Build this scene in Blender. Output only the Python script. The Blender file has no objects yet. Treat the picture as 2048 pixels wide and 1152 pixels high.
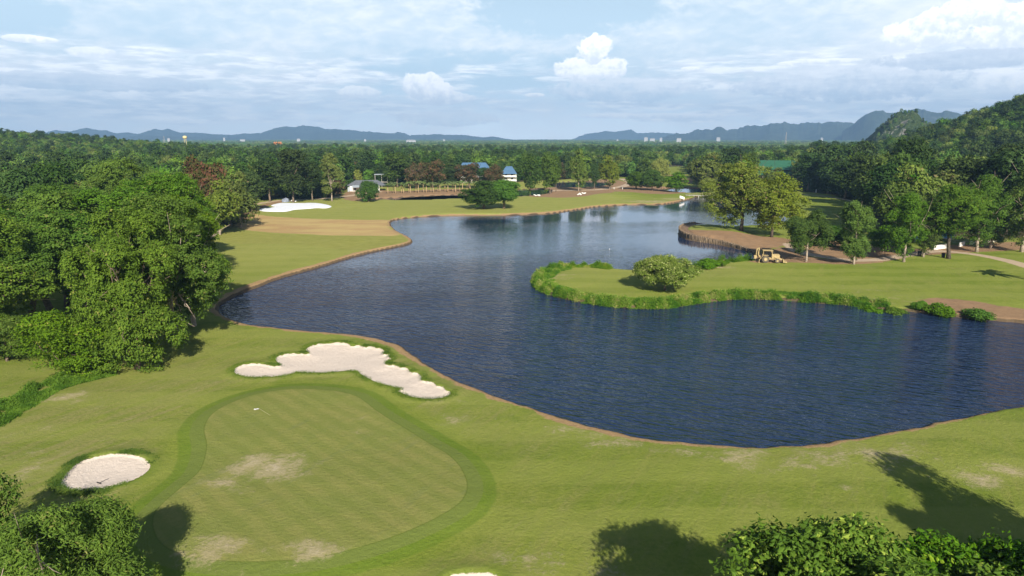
import bpy, math, random
import numpy as np
from mathutils import Vector, Matrix
random.seed(7); rng = np.random.default_rng(7)
R = math.radians
F, H, PITCH = 1365.0, 30.0, R(12.3)          # photograph: focal length in its pixels, drone height, tilt
CP, SP = math.cos(PITCH), math.sin(PITCH)
SUN_EL, SUN_AZ = R(31.0), R(-13.0)           # light travels towards azimuth SUN_AZ (from +Y to +X)
LDIR = np.array([math.sin(SUN_AZ)*math.cos(SUN_EL), math.cos(SUN_AZ)*math.cos(SUN_EL), -math.sin(SUN_EL)])
WATER = -0.6
C = bpy.context.scene.collection

# ---------------------------------------------------------------- geometry helpers
def ray(px, py):
    r = px-1024.0; u = 576.0-py
    return np.array([r, F*CP+u*SP, -F*SP+u*CP])
def G(px, py, z=0.0):
    d = ray(px, py); t = (z-H)/d[2]
    return np.array([d[0]*t, d[1]*t])
def Pm(pts, z=0.0): return np.array([G(x, y, z) for x, y in pts])
def proj(x, y, z):
    dz = z-H
    f = y*CP-dz*SP; u = y*SP+dz*CP
    f = np.where(np.abs(f) < 1e-3, 1e-3, f)
    return 1024+F*x/f, 576-F*u/f, f
def azel(px, py):
    d = ray(px, py); return math.degrees(math.atan2(d[0], d[1])), math.degrees(math.atan2(d[2], math.hypot(d[0], d[1])))
def smooth_poly(P, n=5, closed=True):
    P = np.asarray(P, float); N = len(P); out = []
    rngi = range(N) if closed else range(N-1)
    for i in rngi:
        if closed: p0, p1, p2, p3 = P[(i-1) % N], P[i], P[(i+1) % N], P[(i+2) % N]
        else: p0, p1, p2, p3 = P[max(i-1, 0)], P[i], P[i+1], P[min(i+2, N-1)]
        for k in range(n):
            t = k/n
            out.append(0.5*((2*p1)+(-p0+p2)*t+(2*p0-5*p1+4*p2-p3)*t*t+(-p0+3*p1-3*p2+p3)*t**3))
    if not closed: out.append(P[-1])
    return np.array(out)
def sdf(X, Y, poly, lim=12.0):
    """signed distance, negative inside, clipped to +-lim"""
    shp = X.shape; X = X.ravel(); Y = Y.ravel()
    out = np.full(X.shape, lim)
    lo = poly.min(0)-lim; hi = poly.max(0)+lim
    idx = np.nonzero((X > lo[0]) & (X < hi[0]) & (Y > lo[1]) & (Y < hi[1]))[0]
    A = poly; B = np.roll(poly, -1, 0)
    for s in range(0, len(idx), 40000):
        ii = idx[s:s+40000]; x = X[ii]; y = Y[ii]
        best = np.full(x.shape, 1e18); ins = np.zeros(x.shape, bool)
        for a, b in zip(A, B):
            dx, dy = b-a; L = dx*dx+dy*dy+1e-12
            t = np.clip(((x-a[0])*dx+(y-a[1])*dy)/L, 0, 1)
            d = (x-a[0]-t*dx)**2+(y-a[1]-t*dy)**2
            np.minimum(best, d, out=best)
            if a[1] != b[1]:
                c = ((a[1] > y) != (b[1] > y)) & (x < (b[0]-a[0])*(y-a[1])/(b[1]-a[1])+a[0])
                ins ^= c
        d = np.sqrt(best); out[ii] = np.clip(np.where(ins, -d, d), -lim, lim)
    return out.reshape(shp)
def dline(X, Y, line, lim=12.0):
    out = np.full(X.shape, lim)
    lo = line.min(0)-lim; hi = line.max(0)+lim
    m = (X > lo[0]) & (X < hi[0]) & (Y > lo[1]) & (Y < hi[1])
    x = X[m]; y = Y[m]; best = np.full(x.shape, 1e18)
    for a, b in zip(line[:-1], line[1:]):
        dx, dy = b-a; L = dx*dx+dy*dy+1e-12
        t = np.clip(((x-a[0])*dx+(y-a[1])*dy)/L, 0, 1)
        np.minimum(best, (x-a[0]-t*dx)**2+(y-a[1]-t*dy)**2, out=best)
    out[m] = np.minimum(np.sqrt(best), lim); return out
def sst(x, a, b):
    t = np.clip((x-a)/(b-a), 0, 1); return t*t*(3-2*t)
_perm = np.random.default_rng(3).random((256, 256))
def vnoise(x, y):
    xi = np.floor(x).astype(int); yi = np.floor(y).astype(int); fx = x-xi; fy = y-yi
    fx = fx*fx*(3-2*fx); fy = fy*fy*(3-2*fy)
    g = lambda a, b: _perm[a & 255, b & 255]
    return (g(xi, yi)*(1-fx)+g(xi+1, yi)*fx)*(1-fy)+(g(xi, yi+1)*(1-fx)+g(xi+1, yi+1)*fx)*fy
def fbm(x, y, o=4):
    s = 0; a = 0.5; t = 0
    for k in range(o):
        s = s+a*vnoise(x*2**k+17.3*k, y*2**k-9.1*k); t += a; a *= 0.5
    return s/t
def mesh_np(name, V, Fc, mats, smooth=False, attrs=None, matidx=None):
    """V (n,3); Fc (m,k) array, or list of such arrays"""
    if not isinstance(Fc, list): Fc = [Fc]
    me = bpy.data.meshes.new(name)
    me.vertices.add(len(V)); me.vertices.foreach_set('co', np.ascontiguousarray(V, dtype=np.float32).ravel())
    loops = np.concatenate([f.ravel() for f in Fc]).astype(np.int32)
    tot = np.concatenate([np.full(len(f), f.shape[1]) for f in Fc]).astype(np.int32)
    start = np.concatenate([[0], np.cumsum(tot)[:-1]]).astype(np.int32)
    me.loops.add(len(loops)); me.loops.foreach_set('vertex_index', loops)
    me.polygons.add(len(tot)); me.polygons.foreach_set('loop_start', start); me.polygons.foreach_set('loop_total', tot)
    if matidx is not None: me.polygons.foreach_set('material_index', np.asarray(matidx, np.int32))
    for m in (mats if isinstance(mats, (list, tuple)) else [mats]): me.materials.append(m)
    me.update(calc_edges=True)
    me.polygons.foreach_set('use_smooth', np.full(len(tot), smooth))
    for k, (dom, val) in (attrs or {}).items():
        a = me.attributes.new(k, 'FLOAT', dom); a.data.foreach_set('value', np.ascontiguousarray(val, dtype=np.float32))
    return me
def ob(name, me, parent=None, loc=(0, 0, 0)):
    o = bpy.data.objects.new(name, me); C.objects.link(o); o.location = loc
    if parent is not None: o.parent = parent
    return o
def tag(o, label=None, cat=None, group=None, kind=None):
    if label:
        o['label'] = label
        if not 4 <= len(label.split()) <= 16: print('LABEL', len(label.split()), label)
    if cat: o['category'] = cat
    if group: o['group'] = group
    if kind: o['kind'] = kind
    return o
def empty(name, loc, rz=0, label=None, cat=None, group=None):
    o = bpy.data.objects.new(name, None); o.empty_display_size = 0.3; C.objects.link(o)
    o.location = loc; o.rotation_euler = (0, 0, rz); return tag(o, label, cat, group)

class MB:
    """collects boxes, tubes, prisms into one mesh"""
    def __init__(s): s.v = []; s.f3 = []; s.f4 = []; s.n = 0
    def add(s, V, quads=None, tris=None):
        s.v.append(np.asarray(V, float))
        if quads is not None and len(quads): s.f4.append(np.asarray(quads)+s.n)
        if tris is not None and len(tris): s.f3.append(np.asarray(tris)+s.n)
        s.n += len(V); return s
    def box(s, x0, x1, y0, y1, z0, z1, rz=0, c=(0, 0, 0)):
        V = np.array([[x, y, z] for z in (z0, z1) for x, y in ((x0, y0), (x1, y0), (x1, y1), (x0, y1))], float)
        if rz:
            a = math.cos(rz); b = math.sin(rz); V[:, :2] = np.stack([V[:, 0]*a-V[:, 1]*b, V[:, 0]*b+V[:, 1]*a], 1)
        V += np.array(c)
        return s.add(V, [[0, 3, 2, 1], [4, 5, 6, 7], [0, 1, 5, 4], [1, 2, 6, 5], [2, 3, 7, 6], [3, 0, 4, 7]])
    def tube(s, pts, rad, n=7, caps=True):
        pts = np.asarray(pts, float); rad = np.broadcast_to(np.asarray(rad, float), (len(pts),))
        V = []
        for i, p in enumerate(pts):
            d = pts[min(i+1, len(pts)-1)]-pts[max(i-1, 0)]; d /= np.linalg.norm(d)+1e-9
            a = np.cross(d, [0, 1, 0.1] if abs(d[1]) < 0.8 else [1, 0, 0.1]); a /= np.linalg.norm(a); b = np.cross(d, a)
            for k in range(n):
                t = 2*math.pi*k/n; V.append(p+rad[i]*(a*math.cos(t)+b*math.sin(t)))
        q = [[i*n+k, i*n+(k+1) % n, (i+1)*n+(k+1) % n, (i+1)*n+k] for i in range(len(pts)-1) for k in range(n)]
        t = []
        if caps:
            V += [pts[0], pts[-1]]; m = len(pts)*n
            t = [[m, (k+1) % n, k] for k in range(n)]+[[m+1, (len(pts)-1)*n+k, (len(pts)-1)*n+(k+1) % n] for k in range(n)]
        return s.add(V, q, t)
    def prism(s, prof, a0, a1, axis='x'):
        """extrude a convex profile of (u,z) from a0 to a1 along axis"""
        n = len(prof)
        V = [((a, u, z) if axis == 'x' else (u, a, z)) for a in (a0, a1) for u, z in prof]
        q = [[k, (k+1) % n, n+(k+1) % n, n+k] for k in range(n)]
        t = [[0, k+1, k] for k in range(1, n-1)]+[[n, n+k, n+k+1] for k in range(1, n-1)]
        return s.add(V, q, t)
    def blob(s, c, r, n=8, m=6, jit=0.0, seed=0):
        g = np.random.default_rng(seed); V = []
        for i in range(m+1):
            th = math.pi*i/m
            for k in range(n):
                ph = 2*math.pi*k/n; j = 1+jit*(g.random()-0.5)
                V.append([c[0]+r[0]*math.sin(th)*math.cos(ph)*j, c[1]+r[1]*math.sin(th)*math.sin(ph)*j, c[2]+r[2]*math.cos(th)*j])
        q = [[i*n+k, (i+1)*n+k, (i+1)*n+(k+1) % n, i*n+(k+1) % n] for i in range(m) for k in range(n)]
        return s.add(V, q)
    def mesh(s, name, mat, smooth=False):
        fs = []
        if s.f4: fs.append(np.concatenate(s.f4))
        if s.f3: fs.append(np.concatenate(s.f3))
        return mesh_np(name, np.concatenate(s.v), fs, mat, smooth)
    def build(s, name, mat, parent=None, smooth=False, loc=(0, 0, 0)):
        return ob(name, s.mesh(name, mat, smooth), parent, loc)

# ---------------------------------------------------------------- shader helpers
class S:
    def __init__(s, nt, k): s.nt = nt; s.k = k
    def _m(s, op, *a, clamp=False):
        n = s.nt.nodes.new('ShaderNodeMath'); n.operation = op; n.use_clamp = clamp
        for i, x in enumerate((s,)+a):
            if isinstance(x, S): s.nt.links.new(x.k, n.inputs[i])
            else: n.inputs[i].default_value = x
        return S(s.nt, n.outputs[0])
    def __add__(s, o): return s._m('ADD', o)
    __radd__ = __add__
    def __sub__(s, o): return s._m('SUBTRACT', o)
    def __rsub__(s, o): return (s*-1.0)+o
    def __mul__(s, o): return s._m('MULTIPLY', o)
    __rmul__ = __mul__
    def __truediv__(s, o): return s._m('DIVIDE', o)
    def sq(s): return s*s
    def max(s, o): return s._m('MAXIMUM', o)
    def min(s, o): return s._m('MINIMUM', o)
    def sin(s): return s._m('SINE')
    def abs(s): return s._m('ABSOLUTE')
    def clamp(s): return s._m('ADD', 0.0, clamp=True)
    def st(s, a, b, lo=0.0, hi=1.0):
        n = s.nt.nodes.new('ShaderNodeMapRange'); n.interpolation_type = 'SMOOTHSTEP'
        s.nt.links.new(s.k, n.inputs[0])
        if a > b: a, b, lo, hi = b, a, hi, lo
        for i, x in enumerate((a, b, lo, hi)): n.inputs[i+1].default_value = x
        return S(s.nt, n.outputs[0])
def put(nt, sock, v):
    if isinstance(v, S): nt.links.new(v.k, sock)
    elif isinstance(v, (tuple, list)): sock.default_value = (*v, 1.0) if len(sock.default_value) == 4 and len(v) == 3 else v
    else: sock.default_value = v
def mix(nt, f, a, b):
    n = nt.nodes.new('ShaderNodeMix'); n.data_type = 'RGBA'
    put(nt, n.inputs[0], f); put(nt, n.inputs[6], a); put(nt, n.inputs[7], b); return S(nt, n.outputs[2])
def noise(nt, vec, scale, detail=3, rough=0.5, dist=0.0, st=None):
    if st:
        m = nt.nodes.new('ShaderNodeMapping'); nt.links.new(vec.k, m.inputs[0]); m.inputs['Rotation'].default_value = (0, 0, -st[1])
        m2 = nt.nodes.new('ShaderNodeMapping'); nt.links.new(m.outputs[0], m2.inputs[0]); m2.inputs['Scale'].default_value = st[0]; vec = S(nt, m2.outputs[0])
    n = nt.nodes.new('ShaderNodeTexNoise'); nt.links.new(vec.k, n.inputs['Vector'])
    n.inputs['Scale'].default_value = scale; n.inputs['Detail'].default_value = detail
    n.inputs['Roughness'].default_value = rough; n.inputs['Distortion'].default_value = dist
    return S(nt, n.outputs[0])
def attr(nt, name):
    n = nt.nodes.new('ShaderNodeAttribute'); n.attribute_name = name; return S(nt, n.outputs['Fac'])
def coords(nt, which='Object'):
    n = nt.nodes.new('ShaderNodeTexCoord'); return S(nt, n.outputs[which])
def newmat(name):
    m = bpy.data.materials.new(name); m.use_nodes = True; nt = m.node_tree
    return m, nt, nt.nodes['Principled BSDF']
def bump(nt, h, strength, dist, b):
    n = nt.nodes.new('ShaderNodeBump'); n.inputs['Strength'].default_value = strength; n.inputs['Distance'].default_value = dist
    nt.links.new(h.k, n.inputs['Height']); nt.links.new(n.outputs[0], b.inputs['Normal'])
def simple(name, col, rough=0.7, var=0.25, scale=2.0, metal=0.0, spec=0.3):
    m, nt, b = newmat(name); v = noise(nt, coords(nt), scale, 5, 0.6)
    dark = tuple(c*(1-var) for c in col); lite = tuple(min(1, c*(1+var)) for c in col)
    put(nt, b.inputs['Base Color'], mix(nt, v.st(0.3, 0.7), dark, lite))
    b.inputs['Roughness'].default_value = rough; b.inputs['Metallic'].default_value = metal
    b.inputs['Specular IOR Level'].default_value = spec
    return m
def leafmat(name, a, b_, c=None, cfrac=0.15, trans=0.2, rnd=0.35):
    m, nt, b = newmat(name); v = attr(nt, 'var')
    oi = nt.nodes.new('ShaderNodeObjectInfo'); rr = S(nt, oi.outputs['Random'])
    col = mix(nt, v, a, b_)
    if c is not None: col = mix(nt, v.st(1-cfrac-0.03, 1-cfrac+0.03), col, c)
    h = nt.nodes.new('ShaderNodeHueSaturation'); nt.links.new(col.k, h.inputs['Color'])
    put(nt, h.inputs['Value'], rr*rnd*2+(1-rnd)); r2 = (rr*17.31)._m('FRACT')
    put(nt, h.inputs['Hue'], r2*0.035+0.4825+0.0); put(nt, h.inputs['Saturation'], (rr*5.7)._m('FRACT')*0.16+0.90)
    colr = S(nt, h.outputs[0]); put(nt, b.inputs['Base Color'], colr)
    b.inputs['Roughness'].default_value = 0.6; b.inputs['Specular IOR Level'].default_value = 0.10
    tr = nt.nodes.new('ShaderNodeBsdfTranslucent'); nt.links.new(colr.k, tr.inputs[0])
    mx = nt.nodes.new('ShaderNodeMixShader'); mx.inputs[0].default_value = trans
    out = nt.nodes['Material Output']
    nt.links.new(b.outputs[0], mx.inputs[1]); nt.links.new(tr.outputs[0], mx.inputs[2]); nt.links.new(mx.outputs[0], out.inputs[0])
    return m

# ================================================================ outlines of the place (traced, then laid on the ground)
lake_px = [(431,622),(440,609),(470,592),(500,580),(550,560),(600,545),(650,531),(700,516),(750,503),(790,495),(815,489),(823,483),
 (812,474),(795,466),(783,456),(779,447),(787,441),(810,437),(860,433),(930,431),(1000,431),(1060,429),(1100,427),(1150,420),(1200,413),
 (1260,410),(1320,409),(1350,405),(1378,399),(1396,393),(1420,393),(1450,402),(1500,418),(1575,432),(1572,446),(1520,452),(1440,455),(1400,457),
 (1372,460),(1359,466),(1360,472),(1375,479),(1400,484),(1440,490),(1480,499),(1508,507),(1516,514),(1506,522),(1480,524),(1440,529),(1400,537),
 (1385,541),(1300,544),(1250,543),(1226,541),(1200,538),(1160,536),(1120,539),(1090,546),(1075,556),(1070,566),(1078,578),(1100,589),(1140,599),
 (1190,609),(1250,615),(1320,617),(1370,610),(1420,603),(1470,598),(1540,599),(1600,603),(1660,607),(1720,613),(1760,619),(1820,623),(1880,630),
 (1920,635),(2000,642),(2048,647),(2200,668),(2500,700),(2600,740),(2300,784),(2048,820),(1950,838),(1850,860),(1750,880),(1650,894),(1560,902),(1480,903),
 (1400,897),(1320,890),(1250,878),(1180,862),(1100,838),(1020,810),(950,785),(890,758),(850,735),(820,712),(790,694),(750,682),(700,675),
 (620,668),(560,662),(500,655),(460,644),(440,634)]
LAKE = smooth_poly(Pm(lake_px, WATER), 3)
CANAL = smooth_poly(Pm([(740,400),(820,402),(925,398),(1045,394),(1096,388),(1098,379),(1045,379),(1000,384),(925,389),(830,394)], WATER), 3)
POND = smooth_poly(Pm([(1082,371),(1120,376),(1180,375),(1215,371),(1212,365),(1160,363),(1110,365)], WATER), 3)
POND2 = smooth_poly(Pm([(1325,381),(1380,387),(1432,383),(1410,377),(1330,377)], WATER), 3)
GREEN = smooth_poly(Pm([(409,862),(414,898),(402,942),(373,971),(329,1009),(307,1040),(311,1075),(333,1102),(378,1120),(444,1130),(515,1132),
 (600,1127),(667,1116),(755,1093),(835,1062),(900,1028),(926,1005),(935,977),(925,945),(900,915),(860,890),(820,865),(780,842),(749,822),(729,806),
 (707,794),(658,785),(587,783),(524,791),(467,809),(427,831)]), 4)
BUNK1 = smooth_poly(Pm([(122,964),(133,947),(160,924),(200,912),(240,908),(276,913),(296,924),(299,936),(284,951),(249,967),(200,980),(156,982),(127,976)]), 3)
BUNK2 = smooth_poly(Pm([(469,742),(475,734),(494,728),(523,728),(544,732),(562,731),(556,724),(550,717),(560,710),(581,706),(602,706),(622,706),(612,699),
 (619,692),(636,687),(665,684),(692,685),(703,691),(717,689),(731,694),(742,691),(752,696),(760,696),(770,703),(764,708),(780,709),(776,714),(783,718),(771,724),(772,730),
 (792,731),(802,736),(813,736),(822,745),(834,746),(843,754),(842,761),(856,763),(866,765),(874,772),(886,774),(890,780),(902,785),(896,792),(876,797),(850,798),
 (823,794),(794,782),(806,779),(776,772),(749,764),(722,749),(713,742),(670,744),(633,746),(591,745),(570,752),(528,755),(493,754),(475,750)]), 2)
BUNK3 = smooth_poly(Pm([(900,1152),(925,1146),(960,1145),(992,1150),(1012,1172),(995,1198),(940,1206),(893,1196),(880,1170)]), 3)
LINER = smooth_poly(Pm([(518,420),(524,417),(539,416),(552,414),(542,412),(550,409.5),(562,407),(585,407),(603,407),(626,406.5),(644,408),(663,413),(653,416),
 (632,416),(621,417.5),(603,419),(591,420),(581,422),(567,424),(546,424),(527,423)], 0.15), 3)
BROWN = smooth_poly(Pm([(478,440),(500,428),(530,432),(600,436),(700,440),(778,440),(776,447),(779,456),(800,470),(740,472),(640,470),(560,466),(495,461),(470,452)]), 3)
OLIVE = smooth_poly(Pm([(450,464),(490,463),(560,468),(640,472),(740,474),(800,472),(826,483),(790,494),(700,500),(640,493),(560,488),(450,484)]), 3)
DIRT = [smooth_poly(Pm(p), 3) for p in [
 [(1352,468),(1390,469),(1440,471),(1500,474),(1555,474),(1585,482),(1565,492),(1520,502),(1500,510),(1470,501),(1420,493),(1370,485)],
 [(1500,524),(1520,506),(1570,494),(1590,493),(1620,512),(1700,520),(1810,512),(1790,520),(1700,529),(1600,525)],
 [(1590,490),(1680,483),(1780,492),(1850,498),(1890,490),(2060,484),(2060,497),(1950,504),(1830,512),(1700,518),(1620,508)],
 [(1835,603),(1890,597),(1950,604),(2000,612),(2060,620),(2200,640),(2200,690),(2060,652),(1990,644),(1920,637),(1860,630)],
 [(690,400),(735,402),(800,396),(935,391),(935,379),(860,380),(780,383),(720,376),(690,388)],
 [(1040,378),(1110,374),(1110,366),(1220,358),(1250,364),(1330,373),(1430,374),(1420,380),(1330,388),(1240,383),(1150,386),(1100,394),(1060,393)],
 [(478,440),(492,424),(520,412),(560,403),(600,402),(560,407),(530,415),(512,426),(505,432)],
 [(1325,352),(1370,350),(1385,366),(1345,362)],
 [(1080,392),(1120,386),(1200,383),(1228,384),(1195,391),(1140,395),(1100,395)]]]
PATHS = [(smooth_poly(Pm(p), 5, False), w) for p, w in [
 ([(1578,488),(1587,497),(1610,506),(1650,513),(1700,520),(1760,519),(1810,512),(1850,505),(1885,502),(1940,508),(1990,517),(2048,531),(2200,575)], 1.7),
 ([(1560,384),(1600,389),(1650,393),(1700,401),(1740,412)], 1.2),
 ([(1040,392),(1110,381),(1180,380),(1235,375),(1262,366),(1245,358)], 3.0),
 ([(500,412),(560,402),(640,398),(700,392),(760,384)], 2.0)]]
course_px = [(-400,620),(-100,560),(200,520),(400,480),(480,450),(492,420),(520,402),(560,398),(640,400),(688,394),(695,380),(725,374),(770,372),(830,372),(900,368),
 (1000,366),(1100,360),(1180,357),(1250,354),(1280,360),(1325,352),(1335,333),(1366,333),(1378,350),(1392,368),(1430,379),(1480,383),(1560,380),(1600,384),(1660,390),(1715,408),(1745,440),
 (1765,472),(1840,480),(1950,479),(2048,478),(2500,475)]
COURSE = np.vstack([Pm(course_px), [(420, 60), (420, -200), (-420, -200), (-420, 100)]])

def hillz(X, Y):
    def g(cx, cy, h, sx, sy, rot=0.0):
        c, s = math.cos(rot), math.sin(rot); u = (X-cx)*c+(Y-cy)*s; v = -(X-cx)*s+(Y-cy)*c
        return h*np.exp(-0.5*((u/sx)**2+(v/sy)**2))
    z = g(-720, 760, 33, 230, 260)
    z = z+g(514, 549, 84, 110, 110)*(0.9+0.25*fbm(X/60, Y/60))
    return np.where(z < 0.15, 0, z)
ISL_C = G(1420, 468); ISL2 = G(1490, 475)
def terrain(X, Y, full=False):
    X = np.asarray(X, float); Y = np.asarray(Y, float)
    r = np.hypot(X, Y)
    sl = sdf(X, Y, LAKE); 
    for P in (CANAL, POND, POND2): sl = np.minimum(sl, sdf(X, Y, P))
    near = sst(r, 1500, 700)
    sl = np.where(np.abs(sl) < 6, sl+((fbm(X/2.1, Y/2.1, 3)-0.5)*0.75)*(1-np.abs(sl)/6), sl)
    z = (fbm(X/16, Y/16, 3)-0.5)*0.55*sst(sl, 0.5, 6)*near + hillz(X, Y)
    isl = np.exp(-(((X-ISL_C[0])/13)**2+((Y-ISL_C[1])/26)**2)**2)
    z = z+1.45*isl*sst(sl, 1.4, 2.9)
    z = z-1.6*sst(sl, 0.05, -1.2)-0.12*sst(sl, 0.5, 0)
    sg = sdf(X, Y, GREEN); z = z+0.35*sst(sg, 3.2, -1.0)
    sb = np.minimum(np.minimum(sdf(X, Y, BUNK1), sdf(X, Y, BUNK2)), sdf(X, Y, BUNK3))
    z = z+0.16*sst(sb, 2.2, 0.3)-0.30*sst(sb, 0.12, -0.12)-0.15*sst(sb, 0, -2.5)
    # mound beyond the lake, raised tee on the spit
    for px, py, h, s in ((1230, 392, 1.3, 11), (1130, 560, .4, 7), (1420, 560, .6, 9), (560, 1000, 0.0, 1)):
        c = G(px, py); z = z+h*np.exp(-0.5*((X-c[0])**2+(Y-c[1])**2)/s**2)*sst(sl, 0.5, 6)
    if full: return z, sl, sg, sb
    return z
def tz(x, y): return float(terrain(np.array([x]), np.array([y]))[0])

# ================================================================ ground sheet: polar grid about the survey point
az = np.concatenate([np.arange(-180, -58, 6.0), np.arange(-56, 56.01, 0.13), np.arange(60, 180.1, 6.0)])
rr = [0.5]; r = 0.5
while r < 26000:
    r += 3.0 if r < 24 else (max(0.28, min(r*r/H/F*1.7, 3.0)) if r < 560 else (3.0+(r-560)*0.035))
    rr.append(r)
rr = np.array(rr)
A_, R_ = np.meshgrid(np.radians(az), rr)
X = R_*np.sin(A_); Y = R_*np.cos(A_)
Z, SL, SG, SB = terrain(X, Y, True)
jit = 0.15*(fbm(X/1.3, Y/1.3, 3)-0.5)
sdirt = np.full(X.shape, 12.0)
for P in DIRT: sdirt = np.minimum(sdirt, sdf(X, Y, P))
spath = np.full(X.shape, 12.0)
for L, w in PATHS: spath = np.minimum(spath, dline(X, Y, L)-w)
sbrown = sdf(X, Y, BROWN); solive = sdf(X, Y, OLIVE)
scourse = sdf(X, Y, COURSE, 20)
bare = np.zeros(X.shape)
for px, py, s, k in [(540,942,2.6,1.0),(440,968,1.2,.9),(470,985,1.2,.5),(500,960,2.5,.5),(436,1110,1.6,1.0),(620,1104,1.4,.9),(720,868,.8,.8),(722,840,1.0,.6),(520,1122,2.5,.5),
   (1100,1130,3.5,.5),(1160,1140,3,.6),(100,915,2.6,.6),(60,940,2.6,.6),(140,795,1.8,.9),(1730,912,4,.7),(1640,918,3,.7),(1960,955,1.8,.8),(2020,940,1.8,.8),(1810,905,2.2,.7),(1720,990,1.6,.5),
   (870,810,3.0,.45),(900,830,4,.45),(450,905,0.1,0),(440,760,3,.35),(330,770,3,.3),(1500,915,3,.7),(1350,902,2.5,.6),(1210,880,2.5,.7),(1140,860,2,.6),(1070,420,6,.5),(1220,408,6,.3),(1300,403,9,.9),(1350,398,6,.9),
   (1100,556,3.5,.8),(1130,550,3,.5),(1030,440,5,.3),(1720,580,5,.5),(1800,598,4,.6),(1440,535,2,.9),(1425,612,4,.5),(1960,588,6,.4),(700,683,3,.3),(1000,900,8,.25),(30,870,4,.4),(200,800,5,.3),(1900,480,12,.7),(2000,490,14,.5),(1100,423,8,.5),(980,428,8,.4),(860,437,6,.35)]:
    if k <= 0: continue
    c = G(px, py); bare = np.maximum(bare, k*np.exp(-0.5*((X-c[0])**2/(s*1.5)**2+(Y-c[1])**2/s**2)))
# width of the bare earth strip along the shore
SH = np.zeros(X.shape)
for px, py, w, s in [(560,664,1.1,9),(700,680,1.6,9),(790,700,1.4,7),(460,640,1.2,9),(900,762,.9,7),(1000,800,.9,8),(1100,838,1.0,7),(1200,868,1.3,6),(1300,888,.9,7),(1450,903,.4,9),(1650,895,.5,12),(1900,850,.6,15),
   (520,570,1.6,14),(620,540,1.5,18),(740,506,1.5,20),(800,470,1.4,14),(900,432,1.2,30),(1100,426,2.2,22),(1250,410,1.8,22),(1360,403,2.2,14),(640,530,1,20),(690,518,1,20)]:
    c = G(px, py); SH = np.maximum(SH, 0.95*w*np.exp(-0.5*((X-c[0])**2+(Y-c[1])**2)/s**2))
spit = sst(dline(X, Y, smooth_poly(Pm([(1226,541),(1160,536),(1090,546),(1070,566),(1100,589),(1190,609),(1320,617),(1420,603),(1540,599),(1660,607),(1775,619)], WATER), 4, False)), 1.5, 4.0)
strip = SL-SH+(1-spit)*3.0
n1, n2 = X.shape
I = np.arange(n1*n2).reshape(n1, n2)
Q = np.stack([I[:-1, :-1], I[:-1, 1:], I[1:, 1:], I[1:, :-1]], -1).reshape(-1, 4)[:, ::-1]
V = np.stack([X, Y, Z], -1).reshape(-1, 3)

m_ground, nt, b = newmat('turf_and_soil')
P = coords(nt)
sg, sb, sl = attr(nt, 'green'), attr(nt, 'sand'), attr(nt, 'lake')
nb = noise(nt, P, 0.035, 4, 0.6); nm = noise(nt, P, 0.35, 4, 0.62); nf = noise(nt, P, 2.6, 4, 0.7); ng = noise(nt, P, 14.0, 3, 0.75)
nstreak = noise(nt, P, 0.42, 5, 0.68, st=((0.16, 1.5, 1), 1.08)); nwarp = noise(nt, P, 0.9, 3, 0.6)
ed = (nf-0.5)*0.30+(ng-0.5)*0.14
turf = mix(nt, nb.st(0.34, 0.66), (0.190,0.245,0.030), (0.270,0.300,0.055))
turf = mix(nt, nm.st(0.42, 0.72)*0.7, turf, (0.140,0.205,0.022))
turf = mix(nt, noise(nt, P, 0.12, 5, 0.65).st(0.5, 0.75)*0.5, turf, (0.29,0.27,0.10))
turf = mix(nt, nstreak.st(0.52, 0.74)*0.55, turf, (0.30,0.275,0.085))
near = attr(nt, 'near')
turf = mix(nt, near*(nstreak.st(0.38, 0.60)*0.55+0.15), turf, (0.315,0.27,0.115))
turf = mix(nt, near*(noise(nt, P, 0.9, 5, 0.72, st=((0.3, 1.6, 1), 1.0)).st(0.56, 0.68))*0.6, turf, (0.40,0.33,0.19))
turf = mix(nt, (nf.st(0.38, 0.7)*0.50), turf, (0.120,0.180,0.018))
turf = mix(nt, (ng.st(0.45, 0.7)*0.38), turf, (0.105,0.150,0.018))
turf = mix(nt, (noise(nt, P, 6.0, 3, 0.7).st(0.55, 0.75)*0.35), turf, (0.33,0.33,0.10))
# mowing bands on the far fairway
wv = nt.nodes.new('ShaderNodeTexWave'); nt.links.new(P.k, wv.inputs[0]); wv.bands_direction = 'Y'; wv.inputs['Scale'].default_value = 0.035; wv.inputs['Distortion'].default_value = 3.0
wv.inputs['Detail'].default_value = 2; wv.inputs['Detail Scale'].default_value = 0.4
turf = mix(nt, S(nt, wv.outputs[1]).st(0.35, 0.65)*0.42, turf, (0.27,0.30,0.065))
turf = mix(nt, (attr(nt, 'olive')+ed*3).st(0.6, -0.6)*0.6, turf, (0.19,0.185,0.030))
turf = mix(nt, attr(nt, 'pale')*(nm.st(0.2, 0.8)*0.5+0.35), turf, (0.34,0.335,0.095))
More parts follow.
